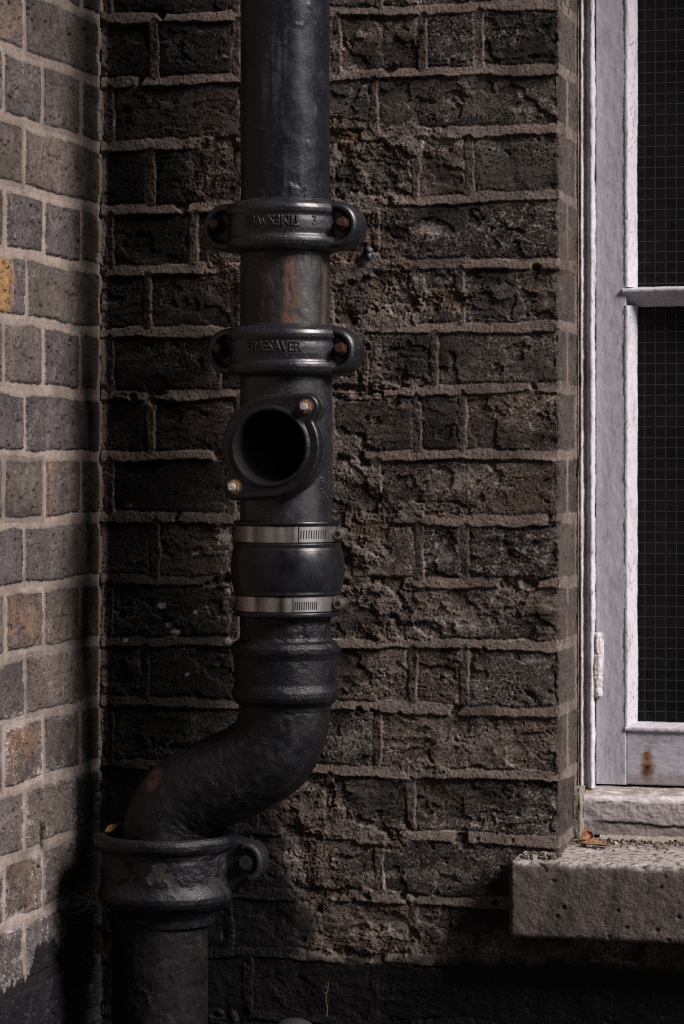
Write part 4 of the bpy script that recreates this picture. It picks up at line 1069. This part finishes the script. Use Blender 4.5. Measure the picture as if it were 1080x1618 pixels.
h = .0009*fbm(Xg*16, Sg*16, 3, 710)+.0007*fbm(Xg*80, Sg*80, 4, 714)-.003*sm(.2, .35, fbm(Xg*30, Sg*30, 3, 720))*np.exp(-np.abs(Sg-np.interp(sill_z1, pts[::-1, 1]*0+0, pts[::-1, 1]) if False else Sg-(WY+.02-YFR+sill_z1-sill_z0-.004))/.006)+.0006*fbm(Xg*330, Sg*330, 3, 718)-.0018*sm(.3, .1, cdd)*(cvv > .86)
ed = np.clip(1-(Xg-SX0)/.006, 0, 1)**2*.005; p = pts[:, None, :]+nr[:, None, :]*(-h-(-ed))[..., None]*-1
V = np.stack([Xg, p[..., 0], p[..., 1]], -1)
# round the left end
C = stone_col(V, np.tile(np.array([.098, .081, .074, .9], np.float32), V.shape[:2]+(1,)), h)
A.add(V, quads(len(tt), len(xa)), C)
bm = bmesh.new(); bm.faces.new([bm.verts.new(V[i, 0]) for i in range(len(tt))]); A.add_bm(bm, (.17, .15, .14, .9))
bm = bmesh.new(); bm.faces.new([bm.verts.new(V[i, -1]) for i in range(len(tt))]); A.add_bm(bm, (.17, .15, .14, .9))
o = link('stone_ledge', A.mesh('stone_ledge'), M_stone, None, (SX0, 0, float(sill_z0)))
tag(o, 'thick gritty grey stone ledge below the window, projecting from the brick wall', 'window ledge')

# crumbled mortar on the ledge beside the arris, and grit along the window foot: nobody could count it
A = Acc(); rg = random.Random(3)
def sill_h(y): return float(np.interp(y, [YFR+.01, -.005, WY-.025], [sill_z1, sill_z1+.0012, sill_back]))
def crumb(x, y, z, r, c):
    bm = bmesh.new(); bmesh.ops.create_icosphere(bm, subdivisions=1, radius=r)
    for v in bm.verts: v.co *= rg.uniform(.6, 1.25)
    bm.transform(Matrix.Translation((x, y, z+r*.5)) @ Matrix.Rotation(rg.uniform(0, 6), 4, (rg.random(), rg.random(), rg.random()+.1)) @ Matrix.Diagonal((1, rg.uniform(.6, 1.2), rg.uniform(.4, .9), 1)))
    f_ = rg.uniform(.6, 1.3); A.add_bm(bm, (*[q*f_ for q in c], .9))
for i in range(420):
    x = XA+.004+abs(rg.gauss(0, .16)); y = WY-.040-abs(rg.gauss(0, .022))
    if x < XW1-.02: crumb(x, y, sill_h(y), rg.choice((.0009, .0013, .002, .003)), rg.choice(((.10, .08, .06), (.16, .13, .10), (.05, .042, .036), (.24, .21, .18))))
for i in range(240):
    x = rg.uniform(SX0+.012, XA+.002); y = rg.uniform(-.028, -.004)
    crumb(x, y, sill_h(y), rg.choice((.0012, .002, .003, .0042)), rg.choice(((.12, .10, .085), (.07, .06, .05), (.2, .18, .16))))
tag(link('grit', A.mesh('grit', False), M_stone), kind='stuff')

# ------------------------------------------------------------------ dead leaves, plug, web and stem
def leaf(label, pos, ln, wd, rot, col, curl=.4, bend=.3):
    A = Acc(); nu, nv = 22, 13; V = []
    for i in range(nu):
        q = i/(nu-1); w_ = wd*math.sin(math.pi*min(1, q*.96+.02))**.75*(1+.14*math.sin(q*37))
        for j in range(nv):
            s = j/(nv-1)*2-1
            V.append(((q-.5)*ln, s*w_/2, curl*wd*s*s*.5+bend*ln*math.sin(q*3)*.25+.04*wd*math.sin(9*q+5*s)))
    V = np.array(V)@np.array(Matrix(rot.to_matrix() if hasattr(rot, 'to_matrix') else rot)).T
    V[:, 2] -= V[:, 2].min()*1.0 if True else 0
    n = fbm(V[:, 0]*200, V[:, 1]*200+V[:, 2]*200, 3, 730)
    C = np.concatenate([np.array(col)*(1+.4*n[:, None]), np.full((len(V), 1), .7)], 1)
    A.add(V, quads(nu, nv), C)
    # thickness: the under side, 0.4 mm below
    o = link('dead_leaf', A.mesh('dead_leaf'), M_leaf); o.location = pos
    md = o.modifiers.new('thickness', 'SOLIDIFY'); md.thickness = .0004
    return tag(o, label, 'leaf')
from mathutils import Euler
lp = at(925, 1322, WY-.052); leaf('curled orange-brown dead leaf lying in the corner of the stone ledge by the timber sill', (lp[0], lp[1], sill_h(lp[1])+.001), .017, .014, Euler((.9, -.3, .9)), (.21, .088, .040), .9, .5)
lp = at(940, 1336, WY-.085); leaf('long pale brown dry leaf lying flat on the ledge before the curled one', (lp[0], lp[1], sill_h(lp[1])+.001), .034, .010, Euler((.35, .05, .12)), (.21, .125, .078), .7, .25)
lp = at(174, 1312, PY-.02); leaf('small yellowish dry leaf caught on the rim of the lower pipe socket', (lp[0], PY-.015, zz(1321)-.001), .016, .008, Euler((.9, -.5, .2)), (.30, .18, .08), .5, .4)
lp = at(159, 1488, -.03); leaf('big brown dead leaf wedged upright in the dark corner beside the lower pipe', (lp[0], -.025, lp[2]-.02), .042, .026, Euler((1.45, 1.2, .3)), (.045, .022, .013), .3, .2)  # leaf colour darkened to put the corner's shadow on it
# blue-grey wall plug
A = Acc(); lp = at(583, 396, 0); cyl(A, (lp[0], .004, lp[2]), (lp[0], -.006, lp[2]), .0045, (.035, .045, .06, .5), 14, bevel=.001)
bbox(A, lp[0]-.0035, lp[0]+.0035, -.0055, -.001, lp[2]-.012, lp[2]-.002, (.03, .04, .055, .5), .001)
tag(link('wall_plug', A.mesh('wall_plug'), M_plain, None, (float(lp[0]), 0, float(lp[2]))), 'small blue-grey plastic plug in the crumbling mortar right of the upper coupling', 'plug')
# dusty cobweb between the left wall and the lower socket
A = Acc(); rg = random.Random(5); p0 = np.array([.004, -.11, zz(1448)]); p1 = np.array([lx-.068, PY-.03, zz(1424)])
wc = (.13, .115, .10, .9)
for i in range(46):
    a = p0+np.array([0, rg.uniform(-.03, .05), rg.uniform(-.010, .028)]); b = p1+np.array([rg.uniform(-.012, .02), rg.uniform(-.02, .02), rg.uniform(-.012, .022)])
    if i > 30: a = a+(b-a)*rg.uniform(.5, .8); b = b+np.array([rg.uniform(-.01, .012), 0, rg.uniform(-.012, .012)])
    m_ = (a+b)/2-np.array([0, 0, rg.uniform(.001, .010)]); q = np.linspace(0, 1, 9)[:, None]
    pts = (1-q)**2*a+2*q*(1-q)*m_+q*q*b+np.array([[rg.gauss(0, .0007) for _ in range(3)] for _ in range(9)])
    tube(A, pts, [rg.uniform(.00012, .0004)]*9, wc, 5, False)
for i in range(60):
    q = rg.random(); c = p0+(p1-p0)*q+np.array([rg.gauss(0, .004), rg.gauss(0, .008), rg.gauss(0, .006)])
    bm = bmesh.new(); bmesh.ops.create_icosphere(bm, subdivisions=1, radius=rg.uniform(.0004, .0012))
    for v in bm.verts: v.co *= rg.uniform(.5, 1.4)
    bm.transform(Matrix.Translation(c)); A.add_bm(bm, (.20, .18, .165, .9) if rg.random() < .3 else wc)
tag(link('cobweb', A.mesh('cobweb'), M_plain, None, tuple(float(q) for q in p0)), 'dusty cobweb stretched from the left wall to the lower pipe socket', 'cobweb')
# dry stem at the black wall foot
A = Acc(); a = at(515, 1606, -.012); b = at(517, 1551, -.008)
pts = [a+(b-a)*q+np.array([.0012*math.sin(q*9), -.001*q, 0]) for q in np.linspace(0, 1, 12)]
tube(A, pts, list(np.linspace(.0009, .0006, 12)), (.055, .04, .028, .8), 8)
for q in (4, 7, 9): tube(A, [pts[q], pts[q]+np.array([.003*(-1)**q, -.001, .003])], [.0006, .0004], (.055, .04, .028, .8), 6)
tag(link('dry_stem', A.mesh('dry_stem'), M_plain, None, tuple(float(q) for q in a)), 'thin dry brown stem standing against the black-painted wall foot', 'stem')
# rounded black stub at the very bottom
A = Acc(); sp_ = at(465, 1628, -.06); r = .026
prof = [(r, 0), (r, sp_[2]-.004)]+[(r*math.cos(q), sp_[2]-.004+.018*math.sin(q)) for q in np.linspace(.1, 1.56, 10)]
lathe(A, prof, (float(sp_[0]), -.06), 64, .003, skin(.0006, 99), (.02, .02, .021, .5))
tag(link('pipe_stub', A.mesh('pipe_stub'), M_iron, None, (float(sp_[0]), -.06, 0)), 'short round-topped black stub standing at the foot of the black-painted wall', 'pipe stub')
